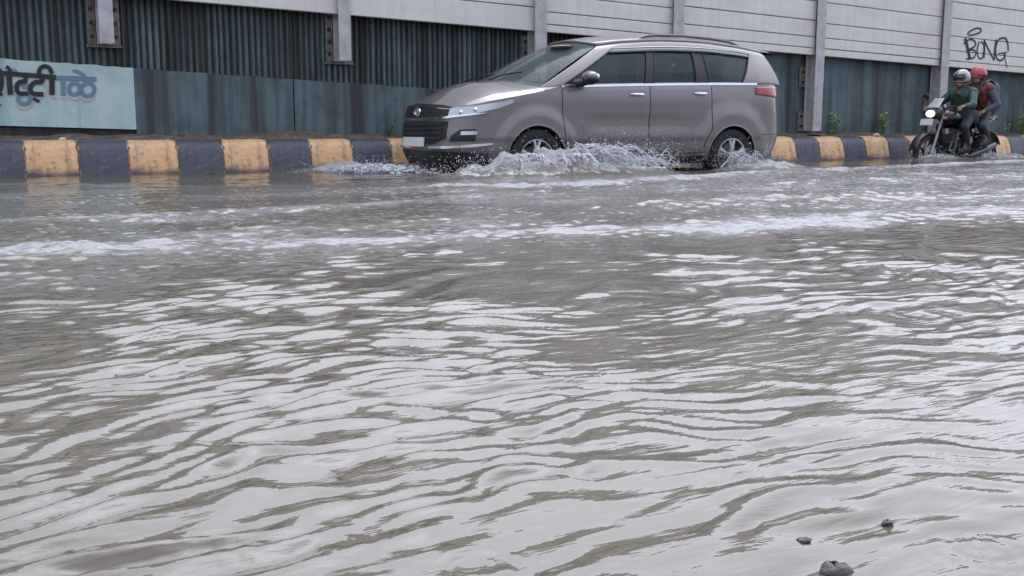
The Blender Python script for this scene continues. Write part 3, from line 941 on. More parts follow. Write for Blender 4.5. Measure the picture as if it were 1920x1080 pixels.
# --- greenhouse
ub = [('A0', 1.02, 1.96), ('A1', 1.31, 2.24), ('B0', 2.44, 2.58), ('B1', 2.56, 2.69), ('C0', 3.20, 3.22), ('C1', 3.40, 3.36), ('Q1', 3.92, 4.20), ('D1', 4.62, 4.46)]
def zr(x): return float(np.interp(x, [1.9,2.26,2.6,2.87,3.2,3.52,4.0,4.46], [1.615,1.665,1.695,1.708,1.712,1.705,1.675,1.625]))
def yb(x): return float(np.interp(x, [1.0,1.2,1.5,2.4,3.6,4.2,4.62], [.815,.845,.862,.872,.868,.845,.775]))
def yr(x): return float(np.interp(x, [1.9,2.2,2.7,3.5,4.2,4.46], [.600,.640,.665,.668,.640,.600]))
def zbase(x): return zt(x)+.004 if x > 1.2 else 1.125 - .15*(1.2-x)
def G(xb, xr, v, off=0):
    x = xb + (xr-xb)*v
    b = Vector((xb, yb(xb), zbase(xb))); t = Vector((xr, yr(xr), zr(xr)))
    p = b.lerp(t, v)
    p.y += .035*math.sin(PI*v**.85)
    if v > .86: p.y -= .025*((v-.86)/.14)**2
    p.y += off
    return p
VB, VT = .045, .835
frame = MB(); panes = []
segs = []
for i in range(len(ub)-1):
    (n0, b0, r0), (n1, b1, r1) = ub[i], ub[i+1]
    win = (n0, n1) in (('A1','B0'), ('B1','C0'), ('C1','Q1'))
    M_ = 14
    cols = [(b0+(b1-b0)*k/M_, r0+(r1-r0)*k/M_) for k in range(M_+1)]
    dark = (n0, n1) in (('B0','B1'), ('C0','C1'))
    def rows(v0, v1, nv, off=0, cols=cols): return [[G(b, r, v0+(v1-v0)*k/nv, off) for b, r in cols] for k in range(nv+1)]
    segs.append((win, dark, rows))
for s in (1, -1):
    F_ = MB()
    for win, dark, rows in segs:
        for v0, v1, nv in ((0, VB, 1), (VB, VT, 10), (VT, 1, 4)):
            if win and v0 == VB: continue
            m = 1 if (dark and v0 == VB) else 0
            F_.grid([[V(p.x, s*p.y, p.z) for p in r] for r in rows(v0, v1, nv)], m)
    fo = F_.build('pillar_frame', [PAINT, DARK], car, smooth=True, angle=40)
    sl = fo.modifiers.new('s', 'SOLIDIFY'); sl.thickness = .035; sl.offset = -1 ; bake(fo)
    # black surround and chrome-grey rain visor above the windows
    rv = MB(); sur = MB()
    pts = []
    for win, dark, rows in segs[1:6]:
        for p in rows(VT, VT, 1, .006)[0]: pts.append(V(p.x, s*p.y, p.z))
    sur.tube(pts, .011, 6)
    for i in (1, 3, 5):
        c0 = segs[i][2](VB, VT, 8, .003)
        sur.tube([V(r[0].x, s*r[0].y, r[0].z) for r in c0], .009, 6); sur.tube([V(r[-1].x, s*r[-1].y, r[-1].z) for r in c0], .009, 6)
    sur.build('window_trim', DARK, car, smooth=True)
    rows_ = []
    for win, dark, rows in segs[1:6]:
        R0 = rows(VT-.075, VT+.03, 1, .018)
        for a, b_ in zip(R0[0], R0[1]): rows_.append([V(a.x, s*(a.y+.004), a.z), V(b_.x, s*(b_.y-.006), b_.z)])
    rv.grid(rows_); ro = rv.build('rain_visor', simple('smoky_rain_visor', (.16,.20,.20), .15, coat=1), car, smooth=True)
    sl = ro.modifiers.new('s', 'SOLIDIFY'); sl.thickness = .004; bake(ro)
    for win, dark, rows in segs:
        if not win: continue
        g = MB(); g.grid([[V(p.x, s*p.y, p.z) for p in r] for r in rows(VB, VT, 10, -.010)])
        go = g.build('side_window', GLASS, car, smooth=True, angle=80)
# roof
NR = 16
rows_ = []
us = []
for i in range(len(ub)-1):
    for k in range(10): us.append(ub[i][2] + (ub[i+1][2]-ub[i][2])*k/10)
us.append(ub[-1][2])
for x in us:
    row = []
    for k in range(NR+1):
        f = -1 + 2*k/NR
        xf = x - .16*(1-f*f)*sm(2.5, 1.96, x) + .10*(1-f*f)*sm(4.1, 4.46, x)
        z = zr(x) + (.085 - .02*sm(2.3, 1.9, x) - .015*sm(4, 4.46, x))*(1-abs(f)**2.4)
        row.append(V(xf, f*(yr(x)-.024), z))
    rows_.append(row)
mb = MB(); mb.grid(rows_); ro = mb.build('roof', PAINT, car, smooth=True, angle=60)
sl = ro.modifiers.new('s', 'SOLIDIFY'); sl.thickness = .03; sl.offset = 0; bake(ro)
# windscreen
rows_ = []
for i in range(15):
    v = .01 + .97*i/14; row = []
    for k in range(NR+1):
        f = -1 + 2*k/NR
        g0 = G(1.02, 1.96, v)
        xb_ = 1.02 - .28*(1-f*f); xt_ = 1.96 - .16*(1-f*f)
        x = xb_ + (xt_-xb_)*v + .0
        zb_ = zbase(1.02) + .085*(1-abs(f)**2.2); zt_ = zr(1.96) + .060*(1-abs(f)**2.4)
        row.append(V(x, f*(g0.y-.012), zb_ + (zt_-zb_)*v + .035*math.sin(PI*v)*(1-.3*f*f)))
    rows_.append(row)
mb = MB(); mb.grid(rows_); mb.build('windscreen', WSG, car, smooth=True, angle=80)
for y0 in (-.55, .1):
    wp = MB(); wp.tube([V(.80, y0, 1.225), V(.86, y0+.25, 1.275), V(.93, y0+.55, 1.29)], .009, 6)
    wp.build('wiper', DARK, car)
# tailgate window and spoiler
rows_ = []
for i in range(9):
    v = i/8; row = []
    for k in range(NR+1):
        f = -1 + 2*k/NR
        g0 = G(4.62, 4.46, v)
        row.append(V(g0.x + (.09)*(1-f*f), f*(g0.y-.01), g0.z + .03*(1-f*f)*v))
    rows_.append(row)
mb = MB(); mb.grid(rows_); mb.build('rear_window', GLASS, car, smooth=True, angle=80)
rows_ = []
for x, dz in ((4.33, .0), (4.45, .006), (4.60, -.002), (4.66, -.018), (4.62, -.034), (4.40, -.03)):
    rows_.append([V(x+.09*(1-(f*f)), f*(yr(4.46)-.01), zr(4.45)+dz+.075*(1-abs(f)**2.4)) for f in np.linspace(-1, 1, 17)])
mb = MB(); mb.grid(rows_); mb.build('spoiler', PAINT, car, smooth=True, angle=50)
# roof rails
for s in (1, -1):
    mb = MB()
    mb.tube([V(x, s*(yr(x)-.09), zr(x)+dz) for x, dz in ((2.55,.03),(2.65,.058),(2.8,.068),(3.2,.07),(3.7,.068),(3.95,.062),(4.1,.035))], [.012,.018,.019,.019,.019,.018,.012], 8)
    mb.build('roof_rail', simple('grey_rail', (.16,.155,.155), .35, .5), car, smooth=True)
# cabin: seats, headrests, dashboard, steering wheel, mirror
mb = MB()
for x, ys in ((2.25, (-.36, .36)), (3.05, (-.36, .36)), (3.85, (-.36, 0, .36))):
    for y in ys:
        M_ = Matrix.Rotation(.18, 4, 'Y'); mb = MB()
        mb.ball(V(x, y, 1.14), (.08,.22,.30), 12, 8, 0, M_)
        so_ = mb.build('seat', SEATM, car, smooth=True, weld=False); mb = MB()
        mb.ball(V(x+.07, y, 1.46), (.05,.13,.085), 12, 8); mb.tube([V(x+.07,y,1.46), V(x+.05,y,1.30)], .03, 8)
        mb.build('headrest', SEATM, so_, smooth=True, weld=False)
mb = MB()
mb.ball(V(1.30, 0, 1.10), (.36,.74,.10), 20, 10); mb.build('dashboard', DARK, car, smooth=True)
mb = MB(); c = Vector(V(1.62, -.36, 1.17)); ring = [c + Vector((.06*math.sin(q), .18*math.cos(q), .17*math.sin(q))) for q in np.linspace(0, 2*PI, 25)]
mb.tube(ring, .014, 6); mb.tube([c, c+Vector((-.25,0,-.10))], .03, 6); mb.build('steering_wheel', DARK, car, smooth=True)
mb = MB(); mb.ball(V(1.72, 0, 1.60), (.02,.12,.035)); mb.build('interior_mirror', DARK, car, smooth=True)
mb = MB(); mb.ball(V(1.66,.28,1.615), (.12,.18,.015), 10, 6); mb.build('sun_visor', simple('pink_grey_visor', (.5,.36,.36), .7), car, smooth=True)
# door mirrors
for s in (1, -1):
    mb = MB()
    for i, (x, y, z, r1, r2) in enumerate(()): pass
    ct = V(1.56, s*1.06, 1.235)
    M_ = Matrix.Rotation(s*-.25, 4, 'Z')
    mb.ball(ct, (.085,.165,.066), 18, 12, 0, M_)
    mb.v = [(x if x > -1 else x, y, z) for x, y, z in mb.v]
    mo = mb.build('door_mirror', PAINT, car, smooth=True)
    b2 = MB(); b2.tube([V(1.50, s*.86, 1.165), V(1.53, s*.93, 1.172), V(1.56, s*1.04, 1.185)], [.05,.04,.035], 10)
    b2.ball(V(1.57, s*1.06, 1.205), (.087,.166,.058), 16, 10, 0, M_); b2.build('mirror_base', DARK, mo, smooth=True)
    b3 = MB(); b3.ball(V(1.605, s*1.065, 1.235), (.050,.145,.050), 16, 10, 0, M_); b3.build('mirror_glass', CHROME, mo, smooth=True)
# --- nose furniture on the plan curve, by arc length from the centre line
pl = [(-.0799 + 1.1*(q/400)**2) for q in range(401)]
arc = [0]
for i in range(1, 401): arc.append(arc[-1] + math.hypot(pl[i]-pl[i-1], plan(pl[i])-plan(pl[i-1])))
def N(s_, z, off=0):
    sg = 1 if s_ >= 0 else -1
    x = float(np.interp(abs(s_), arc, pl))
    x2 = float(np.interp(abs(s_)+.01, arc, pl)); x1 = float(np.interp(max(abs(s_)-.01, 0), arc, pl))
    tx, ty = x2-x1, plan(x2)-plan(x1); L = math.hypot(tx, ty) or 1
    nx, ny = -ty/L, tx/L
    p = Vector((x+lean(x, z)+nx*off, side(x, z)+ny*off, z))
    return V(p.x, sg*p.y, p.z)
def npatch(name, m, lo, hi, s0, s1, off, ns=16, nz=5, th=.02, mir=True, parent=None, edge=.3):
    """curved panel on the nose between arc lengths s0..s1 and heights lo(s)..hi(s)"""
    res = []
    for sg in ((1, -1) if mir else (1,)):
        P = []
        for i in range(nz+1):
            row = []
            for j in range(ns+1):
                s_ = s0 + (s1-s0)*j/ns
                a, b_ = lo(abs(s_)), hi(abs(s_))
                z = a + (b_-a)*i/nz
                row.append(Vector(N(sg*s_, z, off)))
            P.append(row)
        back = [[Vector(N(sg*(s0+(s1-s0)*j/ns), lo(abs(s0+(s1-s0)*j/ns)) + (hi(abs(s0+(s1-s0)*j/ns))-lo(abs(s0+(s1-s0)*j/ns)))*i/nz, off-th)) for j in range(ns+1)] for i in range(nz+1)]
        mb = MB(); mb.grid(P)
        mb.grid([[p for p in P[0]], [p for p in back[0]]]); mb.grid([[p for p in P[-1]], [p for p in back[-1]]])
        mb.grid([[r[0] for r in P], [r[0] for r in back]]); mb.grid([[r[-1] for r in P], [r[-1] for r in back]])
        res.append(mb.build(name, m, parent or car, smooth=True, angle=35))
    return res
lin = lambda pts: (lambda s: float(np.interp(s, [p[0] for p in pts], [p[1] for p in pts])))
# upper grille (black) with chrome bars, big lower grille
npatch('grille', DARK, lin([(0,.775),(.45,.785),(.62,.80)]), lin([(0,.948),(.45,.925),(.62,.892)]), -.60, .60, .008, 24, 5, .02, False)
GR = [o for o in car.children if o.name.startswith('grille')][0]
npatch('grille_bar', CHROME, lin([(0,.762),(.5,.772),(1.05,.835)]), lin([(0,.787),(.5,.797),(1.05,.846)]), -1.0, 1.0, .018, 40, 2, .02, False, GR)
npatch('grille_bar', CHROME, lin([(0,.905),(.62,.872)]), lin([(0,.917),(.62,.882)]), -.56, .56, .015, 24, 2, .02, False, GR)
mb = MB(); c = Vector(N(0, .85, .03))
ring = [c + Vector((0, .075*math.cos(q), .040*math.sin(q))) for q in np.linspace(0, 2*PI, 33)]; mb.tube(ring, .011, 6)
ring = [c + Vector((0, .028*math.cos(q), .037*math.sin(q))) for q in np.linspace(0, 2*PI, 25)]; mb.tube(ring, .008, 6)
ring = [c + Vector((0, .052*math.cos(q), .014*math.sin(q)+.014)) for q in np.linspace(0, 2*PI, 25)]; mb.tube(ring, .008, 6)
mb.build('emblem', CHROME, GR, smooth=True)
lg = npatch('lower_grille', DARK, lin([(0,.50),(.40,.50),(.56,.56)]), lin([(0,.745),(.62,.75)]), -.58, .58, .008, 24, 6, .02, False)[0]
for z0 in (.56, .61, .66, .71):
    npatch('slat', simple('satin_black', (.035,.035,.037), .3, coat=.5), lin([(0, z0)]), lin([(0, z0+.016)]), -.52, .52, .020, 20, 1, .015, False, lg)
npatch('number_plate', PLATE, lin([(0,.475)]), lin([(0,.575)]), -.25, .25, .036, 8, 2, .02, False)
npatch('bumper_chrome', CHROME, lin([(0,.452),(.6,.455),(.95,.475),(1.12,.50)]), lin([(0,.476),(.6,.480),(.95,.505),(1.12,.515)]), -1.10, 1.10, .022, 40, 2, .03, False)
npatch('lower_lip', DARK, lin([(0,.26),(1.1,.26)]), lin([(0,.43),(.7,.42),(1.1,.40)]), -1.06, 1.06, .006, 40, 4, .03, False)
npatch('fog_surround', DARK, lin([(.62,.53),(.90,.535)]), lin([(.62,.57),(.74,.66),(.90,.665)]), .64, .92, .008, 10, 4, .02)
npatch('fog_light', LENS, lin([(.7,.60),(1,.605)]), lin([(.7,.64),(1,.645)]), .76, .93, .020, 8, 3, .02)
hl = npatch('headlight', LENS, lin([(.55,.800),(.9,.835),(1.15,.885),(1.34,.945)]), lin([(.55,.885),(.70,.897),(.9,.915),(1.15,.952),(1.34,.980)]), .57, 1.33, .010, 24, 5, .02)
for h in hl:
    sg = 1 if h.data.vertices[0].co.y < 0 else -1
    for s_, z_ in ((.72,.842),(.88,.868)):
        mb = MB(); c = Vector(N(sg*s_, z_, .004)); mb.ball(c, (.028,.028,.028), 10, 8); mb.build('lamp', CHROME, h, smooth=True)
# bonnet crease lines and shut line
mb = MB()
for s in (1, -1):
    pass
# tail lamps: wrap round the rear corner
pr = [(LEN-.0005 - 1.2*(q/400)**2) for q in range(401)]; arcr = [0]
for i in range(1, 401): arcr.append(arcr[-1] + math.hypot(pr[i]-pr[i-1], plan(pr[i])-plan(pr[i-1])))
for sg in (1, -1):
    P = []
    for i in range(7):
        row = []
        for j in range(15):
            s_ = .55 + .62*j/14; x = float(np.interp(s_, arcr, pr))
            z0 = 1.03 + .06*j/14; z1 = 1.205 - .03*(j/14)
            z = z0+(z1-z0)*i/6
            v = Vector((x+lean(x, z), side(x, z), z)); n_ = Vector((.6 if j < 10 else .2, .8, 0)).normalized()
            v += n_*.014; row.append(V(v.x, sg*v.y, v.z))
        P.append(row)
    mb = MB(); mb.grid(P); o = mb.build('tail_light', RED, car, smooth=True)
    sl = o.modifiers.new('s', 'SOLIDIFY'); sl.thickness = .03; sl.offset = -1; bake(o)
for sg in (1, -1):
    mb = MB(); surf_strip(mb, [(x, .60) for x in np.linspace(4.22, 4.66, 14)], .008, .002, sg)
    mb.build('bumper_seam', DARK, car)
# wheels
def wheel(x, s):
    cx, cy, cz = V(x, s*.80, .335)
    w = bpy.data.objects.new('wheel', None); COL.objects.link(w); w.parent = car; w.location = (cx, cy, cz)
    if x < 2: pass
    o = -s                                          # outward is -y on the near side
    mb = MB(); hw = .105
    prof = [(-hw*.75,.215),(-hw,.235),(-hw*1.06,.275),(-hw*.98,.315),(-hw*.80,.333),(-hw*.3,.338),(hw*.3,.338),(hw*.80,.333),(hw*.98,.315),(hw*1.06,.275),(hw,.235),(hw*.75,.215)]
    mb.lathe(prof, 48); t = mb.build('tyre', RUB, w, smooth=True)
    mb = MB()
    mb.lathe([(o*.10,.222),(o*.098,.205),(o*.06,.19),(-o*.08,.19),(-o*.08,.21)], 48)
    for k in range(5):
        for d in (-.17, .17):
            q = 2*PI*k/5 + .3
            a = Vector((math.cos(q)*.045, o*.088, math.sin(q)*.045)); b_ = Vector((math.cos(q+d)*.205, o*.082, math.sin(q+d)*.205))
            mb.tube([a, a.lerp(b_, .5)+Vector((0,o*.008,0)), b_], [.024,.017,.021], 6)
    mb.lathe([(o*.02,.07),(o*.095,.06),(o*.103,.035),(o*.105,.0001)], 20)
    mb.build('rim', RIM, w, smooth=True, weld=False)
    mb = MB(); mb.lathe([(o*.01,.0001),(o*.01,.15),(-o*.01,.15),(-o*.01,.0001)], 32); mb.build('brake_disc', simple('brake_steel', (.15,.14,.13), .4, .8), w, smooth=True)
for x in (.98, 3.76):
    for s in (1, -1): wheel(x, s)

# ------------------------------------------------------------------ motorcycle, rider, pillion
MO = (14.28, 11.15, -.20)
moto = thing('motorcycle', 'dark motorcycle with lit white headlamp carrying two people through the flood', 'motorcycle', MO)
BLK = simple('black_gloss_paint', (.014,.014,.016), .25, coat=.6)
BLM = simple('black_frame_metal', (.02,.02,.021), .45)
ALU = simple('dull_alloy', (.30,.30,.31), .38, .8)
EXH = simple('dark_exhaust', (.13,.13,.135), .35, .9)
VNL = simple('black_vinyl_seat', (.012,.012,.013), .5)
SCR = simple('pale_visor_plastic', (.40,.43,.45), .25, coat=.6)
HLL, _nt, _b = newmat('lit_headlamp_lens')
_b.inputs['Base Color'].default_value = (.8,.85,.85,1); _b.inputs['Emission Color'].default_value = (.9,1,.97,1); _b.inputs['Emission Strength'].default_value = .7
AMB = simple('amber_lens', (.6,.16,.02), .2)
def mwheel(x, wdt):
    w = bpy.data.objects.new('wheel', None); COL.objects.link(w); w.parent = moto; w.location = (x, 0, .30)
    mb = MB(); mb.lathe([(-wdt*.7,.235),(-wdt,.25),(-wdt*.95,.272),(-wdt*.5,.295),(0,.302),(wdt*.5,.295),(wdt*.95,.272),(wdt,.25),(wdt*.7,.235)], 36); mb.build('tyre', RUB, w, smooth=True)
    mb = MB(); mb.lathe([(-.04,.238),(-.045,.22),(0,.21),(.045,.22),(.04,.238)], 36)
    for k in range(5):
        q = 2*PI*k/5; mb.tube([(0,0,0), (.215*math.cos(q), 0, .215*math.sin(q))], [.028,.018], 6)
    mb.lathe([(-.06,.0001),(-.06,.04),(.06,.04),(.06,.0001)], 14); mb.build('rim', BLM, w, smooth=True, weld=False)
    mb = MB(); mb.lathe([(-.075,.06),(-.075,.14),(-.070,.14),(-.070,.06)], 24); mb.build('brake_disc', ALU, w, smooth=True)
mwheel(-.68, .05); mwheel(.66, .06)
for s in (-1, 1):
    mb = MB(); mb.tube([(-.68, s*.085, .30), (-.56, s*.085, .62)], .026, 10); mb.tube([(-.56, s*.085, .62), (-.43, s*.085, .97)], .020, 10); mb.build('fork', ALU, moto, smooth=True)
    mb = MB(); mb.tube([(-.42, s*.08, 1.0), (-.41, s*.2, 1.04), (-.33, s*.34, 1.03)], .013, 8); mb.tube([(-.36, s*.30, 1.03), (-.31, s*.38, 1.025)], .019, 8); mb.build('handlebar', BLM, moto, smooth=True)
    mb = MB(); mb.tube([(-.39, s*.24, 1.04), (-.40, s*.27, 1.18)], .006, 6); mb.ball((-.41, s*.29, 1.22), (.02,.06,.04), 12, 8); mb.build('mirror', BLM, moto, smooth=True)
    mb = MB(); mb.tube([(.0, s*.09, .42), (.30, s*.10, .34), (.66, s*.10, .30)], [.03,.028,.024], 8); mb.build('swing_arm', BLM, moto, smooth=True)
    mb = MB(); mb.tube([(.52, s*.11, .74), (.64, s*.12, .34)], .026, 10); mb.build('shock_absorber', ALU, moto, smooth=True)
    mb = MB(); mb.ball((-.50, s*.16, .86), (.035,.03,.025), 10, 8); mb.build('turn_signal', AMB, moto, smooth=True)
    mb = MB(); mb.tube([(-.02, s*.12, .36), (-.02, s*.26, .35)], .014, 8); mb.build('foot_peg', BLM, moto, smooth=True)
    mb = MB(); mb.tube([(.46, s*.12, .45), (.48, s*.25, .45)], .014, 8); mb.build('foot_peg', BLM, moto, smooth=True)
    mb = MB(); mb.tube([(.50, s*.13, .84), (.70, s*.12, .88), (.84, s*.06, .90), (.86, 0, .90)], .014, 8); mb.build('grab_rail', EXH, moto, smooth=True)
P = []
for i in range(13):
    q = math.radians(10 + 150*i/12); P.append([(-.68 - .33*math.cos(q)*1., y, .30 + .33*math.sin(q) + .02*(1-(y/.075)**2)) for y in (-.075,-.04,0,.04,.075)])
mb = MB(); mb.grid(P); o = mb.build('front_fender', BLK, moto, smooth=True); sl = o.modifiers.new('s','SOLIDIFY'); sl.thickness = .006; bake(o)
P = []
for i in range(11):
    q = math.radians(20 + 110*i/10); P.append([(.66 + .35*math.cos(q), y, .32 + .35*math.sin(q)) for y in (-.08,-.04,0,.04,.08)])
mb = MB(); mb.grid(P); o = mb.build('rear_fender', BLK, moto, smooth=True); sl = o.modifiers.new('s','SOLIDIFY'); sl.thickness = .006; bake(o)
# tank
def loft(mb, secs, n=16):
    """secs: (x, zc, half width, half height)"""
    mb.grid([[(x, hw*math.cos(q)*(1 if math.sin(q) > 0 else 1.05), zc + hh*math.sin(q)) for q in (2*PI*k/n for k in range(n))] for x, zc, hw, hh in secs], close=True)
mb = MB(); loft(mb, [(-.40,.88,.02,.02),(-.38,.88,.09,.07),(-.30,.89,.14,.10),(-.18,.89,.155,.115),(-.05,.87,.13,.10),(.06,.83,.09,.06),(.08,.83,.02,.02)]); mb.build('fuel_tank', BLK, moto, smooth=True, angle=70)
mb = MB(); loft(mb, [(.03,.81,.02,.01),(.05,.815,.10,.035),(.20,.81,.14,.045),(.36,.82,.14,.045),(.40,.85,.13,.05),(.62,.88,.13,.045),(.76,.90,.09,.03),(.79,.90,.02,.01)]); mb.build('seat', VNL, moto, smooth=True, angle=70)
mb = MB(); loft(mb, [(.30,.74,.10,.05),(.50,.77,.12,.055),(.72,.83,.09,.05),(.90,.88,.05,.03),(.93,.885,.01,.01)]); mb.build('tail_cowl', BLK, moto, smooth=True, angle=70)
mb = MB(); mb.ball((.935,0,.87), (.02,.05,.03), 10, 8); mb.build('tail_light', RED, moto, smooth=True)
# engine
mb = MB()
mb.lathe([(-.15,.0001),(-.15,.10),(-.10,.13),(.10,.13),(.15,.10),(.15,.0001)], 20, (.02,0,.40)); mb.box(-.20,.16,-.10,.10,.30,.48)
mb.build('engine', BLM, moto, smooth=True, angle=30, weld=False)
mb = MB()
for q in range(7): 
    M_ = Matrix.Translation((-.15,0,.56)) @ Matrix.Rotation(-.35, 4, 'Y'); z = -.10+.032*q
    mb.box(-.085,.085,-.10,.10,z,z+.012,0,M_)
mb.box(-.06,.06,-.075,.075,-.13,.13,0,M_); mb.build('cylinder_head', ALU, moto)
mb = MB()
mb.tube([(-.42,0,.92),(-.36,0,.62),(-.22,0,.34),(.10,0,.30),(.18,0,.50),(.28,0,.76)], .026, 8); mb.tube([(-.40,0,.86),(.10,0,.74),(.62,0,.80)], .028, 8); mb.build('frame', BLM, moto, smooth=True)
mb = MB(); loft(mb, [(-.02,.63,.03,.05),(.02,.64,.125,.10),(.20,.64,.13,.11),(.34,.66,.10,.08),(.38,.67,.03,.03)]); mb.build('side_panel', BLK, moto, smooth=True, angle=70)
mb = MB(); mb.tube([(-.24,-.10,.50),(-.30,-.12,.36),(-.16,-.15,.27),(.14,-.16,.27)], .022, 8); mb.tube([(.14,-.16,.27),(.22,-.165,.29),(.60,-.175,.40),(.72,-.175,.44)], [.024,.045,.05,.042], 12); mb.build('exhaust', EXH, moto, smooth=True)
# headlamp cowl, visor, dash
mb = MB(); loft(mb, [(-.66,.93,.03,.02),(-.64,.93,.10,.07),(-.55,.95,.13,.11),(-.44,.98,.11,.10),(-.40,.98,.05,.05)]); mb.build('headlight_cowl', BLK, moto, smooth=True, angle=70)
mb = MB(); mb.ball((-.645,0,.93), (.03,.085,.055), 16, 10); mb.build('headlight', HLL, moto, smooth=True)
P = []
for i in range(7):
    t = i/6; P.append([(-.60+.16*t - .03*math.cos(y*9), y*(1-.25*t), 1.02+.15*t) for y in np.linspace(-.12,.12,9)])
mb = MB(); mb.grid(P); o = mb.build('windshield', SCR, moto, smooth=True); sl = o.modifiers.new('s','SOLIDIFY'); sl.thickness = .005; bake(o)
mb = MB(); mb.box(-.008,.008,-.11,.11,-.05,.05,0,Matrix.Translation((-.72,0,.80)) @ Matrix.Rotation(.25,4,'Y')); o = mb.build('number_plate', PLATE, moto)
mb = MB(); mb.box(-.04,.04,-.15,-.09,.62,.70,0,Matrix.Translation((-.42,0,0))); mb.build('radiator_shroud', ALU, moto)
mb = MB(); mb.tube([(-.30,-.20,.30),(-.25,-.22,.62),(-.05,-.22,.66)], .014, 8); mb.build('crash_guard', EXH, moto, smooth=True)

def fuse(mb, name, m, parent, vox=.009, smooth=3):
    o = mb.build(name, m, parent, weld=False, fix=False)
    r = o.modifiers.new('r', 'REMESH'); r.mode = 'VOXEL'; r.voxel_size = vox
    if smooth:
        c = o.modifiers.new('c', 'SMOOTH'); c.iterations = smooth; c.factor = .5
    bake(o)
    o.data.materials.clear(); o.data.materials.append(m)
    o.data.polygons.foreach_set('use_smooth', [True]*len(o.data.polygons)); o.data.update()
    return o
SKIN = simple('brown_skin', (.30,.165,.11), .5, var=.12)
HAIR = simple('black_hair', (.012,.010,.010), .5)
EYE = simple('eye', (.03,.02,.02), .2)
def person(label, hip, chest, shz, head, elbow, hand, knee, foot, shw, curl, cloth):
    t = thing('person', label, 'person', (MO[0], MO[1], MO[2]))
    B = MB(); hip = Vector(hip); chest = Vector(chest); head = Vector(head)
    neck = chest.lerp(head, .45)
    B.capsule(hip, hip.lerp(chest, .5), .135, .14); B.capsule(hip.lerp(chest, .5), chest-Vector((0,0,.06)), .14, .15)
    B.capsule(chest-Vector((0,0,.02)), head-Vector((0,0,.06)), .062, .058)
    B.ball(head+Vector((0,0,.02)), (.098,.078,.115), 18, 14); B.ball(head+Vector((-.045,0,-.07)), (.055,.052,.055), 14, 10)
    B.capsule(head+Vector((-.095,0,.01)), head+Vector((-.112,0,-.025)), .012, .016, 8)     # nose
    B.capsule(head+Vector((-.092,-.022,-.062)), head+Vector((-.092,.022,-.062)), .011, .011, 8)   # lips
    for s in (-1, 1):
        B.ball(head+Vector((.0,s*.078,-.005)), (.024,.012,.034), 8, 8)                        # ear
        sh = Vector((chest.x, s*shw, chest.z)); e = Vector((elbow[0], s*elbow[1], elbow[2])); h = Vector((hand[0], s*hand[1], hand[2]))
        B.capsule(chest+Vector((0,s*.06,0)), sh, .10, .07); B.capsule(sh, e, .056, .044); B.capsule(e, h, .043, .030)
        d = (h-e).normalized(); side_ = Vector((0, s, 0)); palm = h + d*.05
        B.capsule(h, palm+side_*.02, .030, .022); B.capsule(h, palm-side_*.02, .030, .022)
        for q in range(4):
            o_ = (-.032+.021*q); L = (.030,.036,.034,.026)[q]
            k0 = palm + side_*o_ + d*.012; k1 = k0 + d*L + Vector((0,0,-.012*curl)); k2 = k1 + d*L*.25 + Vector((0,0,-.032*curl)) ; k3 = k2 + Vector((0,0,-.012*curl)) - d*.018*curl
            B.capsule(k0, k1, .0105, .0095, 8); B.capsule(k1, k2, .0095, .009, 8); B.capsule(k2, k3, .009, .008, 8)
        th = h + d*.02 - side_*.03; B.capsule(th, th+d*.03-side_*.018+Vector((0,0,-.01)), .013, .011, 8); B.capsule(th+d*.03-side_*.018+Vector((0,0,-.01)), th+d*.055-side_*.012+Vector((0,0,-.025*curl)), .011, .009, 8)
        hj = hip + Vector((0, s*.09, -.02)); kn = Vector((knee[0], s*knee[1], knee[2])); ft = Vector((foot[0], s*foot[1], foot[2]))
        B.capsule(hj, kn, .082, .058); B.capsule(kn, ft, .055, .038); B.capsule(ft, ft+Vector((-.15,0,-.045)), .038, .028)
    body_ = fuse(B, 'body', SKIN, t, .008, 4)
    for s in (-1, 1):
        mb = MB(); mb.ball(head+Vector((-.088, s*.033, .022)), .013, 10, 8); mb.build('eye', EYE, t, smooth=True)
    # jacket
    top, sleeve, trous, shoe = cloth
    J = MB()
    J.capsule(hip+Vector((0,0,.0)), hip.lerp(chest, .5), .155, .16); J.capsule(hip.lerp(chest, .5), chest-Vector((0,0,.05)), .16, .168)
    for s in (-1, 1): J.capsule(chest+Vector((0,s*.06,0)), Vector((chest.x, s*shw, chest.z)), .108, .085)
    J.capsule(chest, chest.lerp(head, .30), .088, .074)
    J.capsule(chest+Vector((-.025,-.08,-.05)), chest+Vector((-.025,.08,-.05)), .128, .128); J.capsule(hip.lerp(chest,.62)+Vector((-.02,-.06,0)), hip.lerp(chest,.62)+Vector((-.02,.06,0)), .135, .135)
    rr_ = random.Random(int(hip.x*100))
    for i in range(26):                               # folds
        a = rr_.uniform(0, 2*PI); z = rr_.uniform(.05, .9); c = hip.lerp(chest, z)
        p0 = c + Vector((math.cos(a)*.158, math.sin(a)*.165, 0)); J.capsule(p0, p0+Vector((rr_.uniform(-.05,.05), rr_.uniform(-.03,.03), rr_.uniform(-.08,.08))), .013, .008, 8)
    fuse(J, 'jacket', top, t, .010, 3)
    for s in (-1, 1):
        A = MB(); sh = Vector((chest.x, s*shw, chest.z)); e = Vector((elbow[0], s*elbow[1], elbow[2])); h = Vector((hand[0], s*hand[1], hand[2]))
        A.capsule(sh, e, .076, .058); A.capsule(e, e.lerp(h, .82), .058, .043); A.capsule(e.lerp(h,.15)+Vector((0,0,.02)), e+Vector((0,0,-.02)), .05, .052); fuse(A, 'sleeve', sleeve, t, .009, 3)
    T_ = MB(); T_.capsule(hip+Vector((0,.05,-.01)), hip+Vector((0,-.05,-.01)), .145, .145)
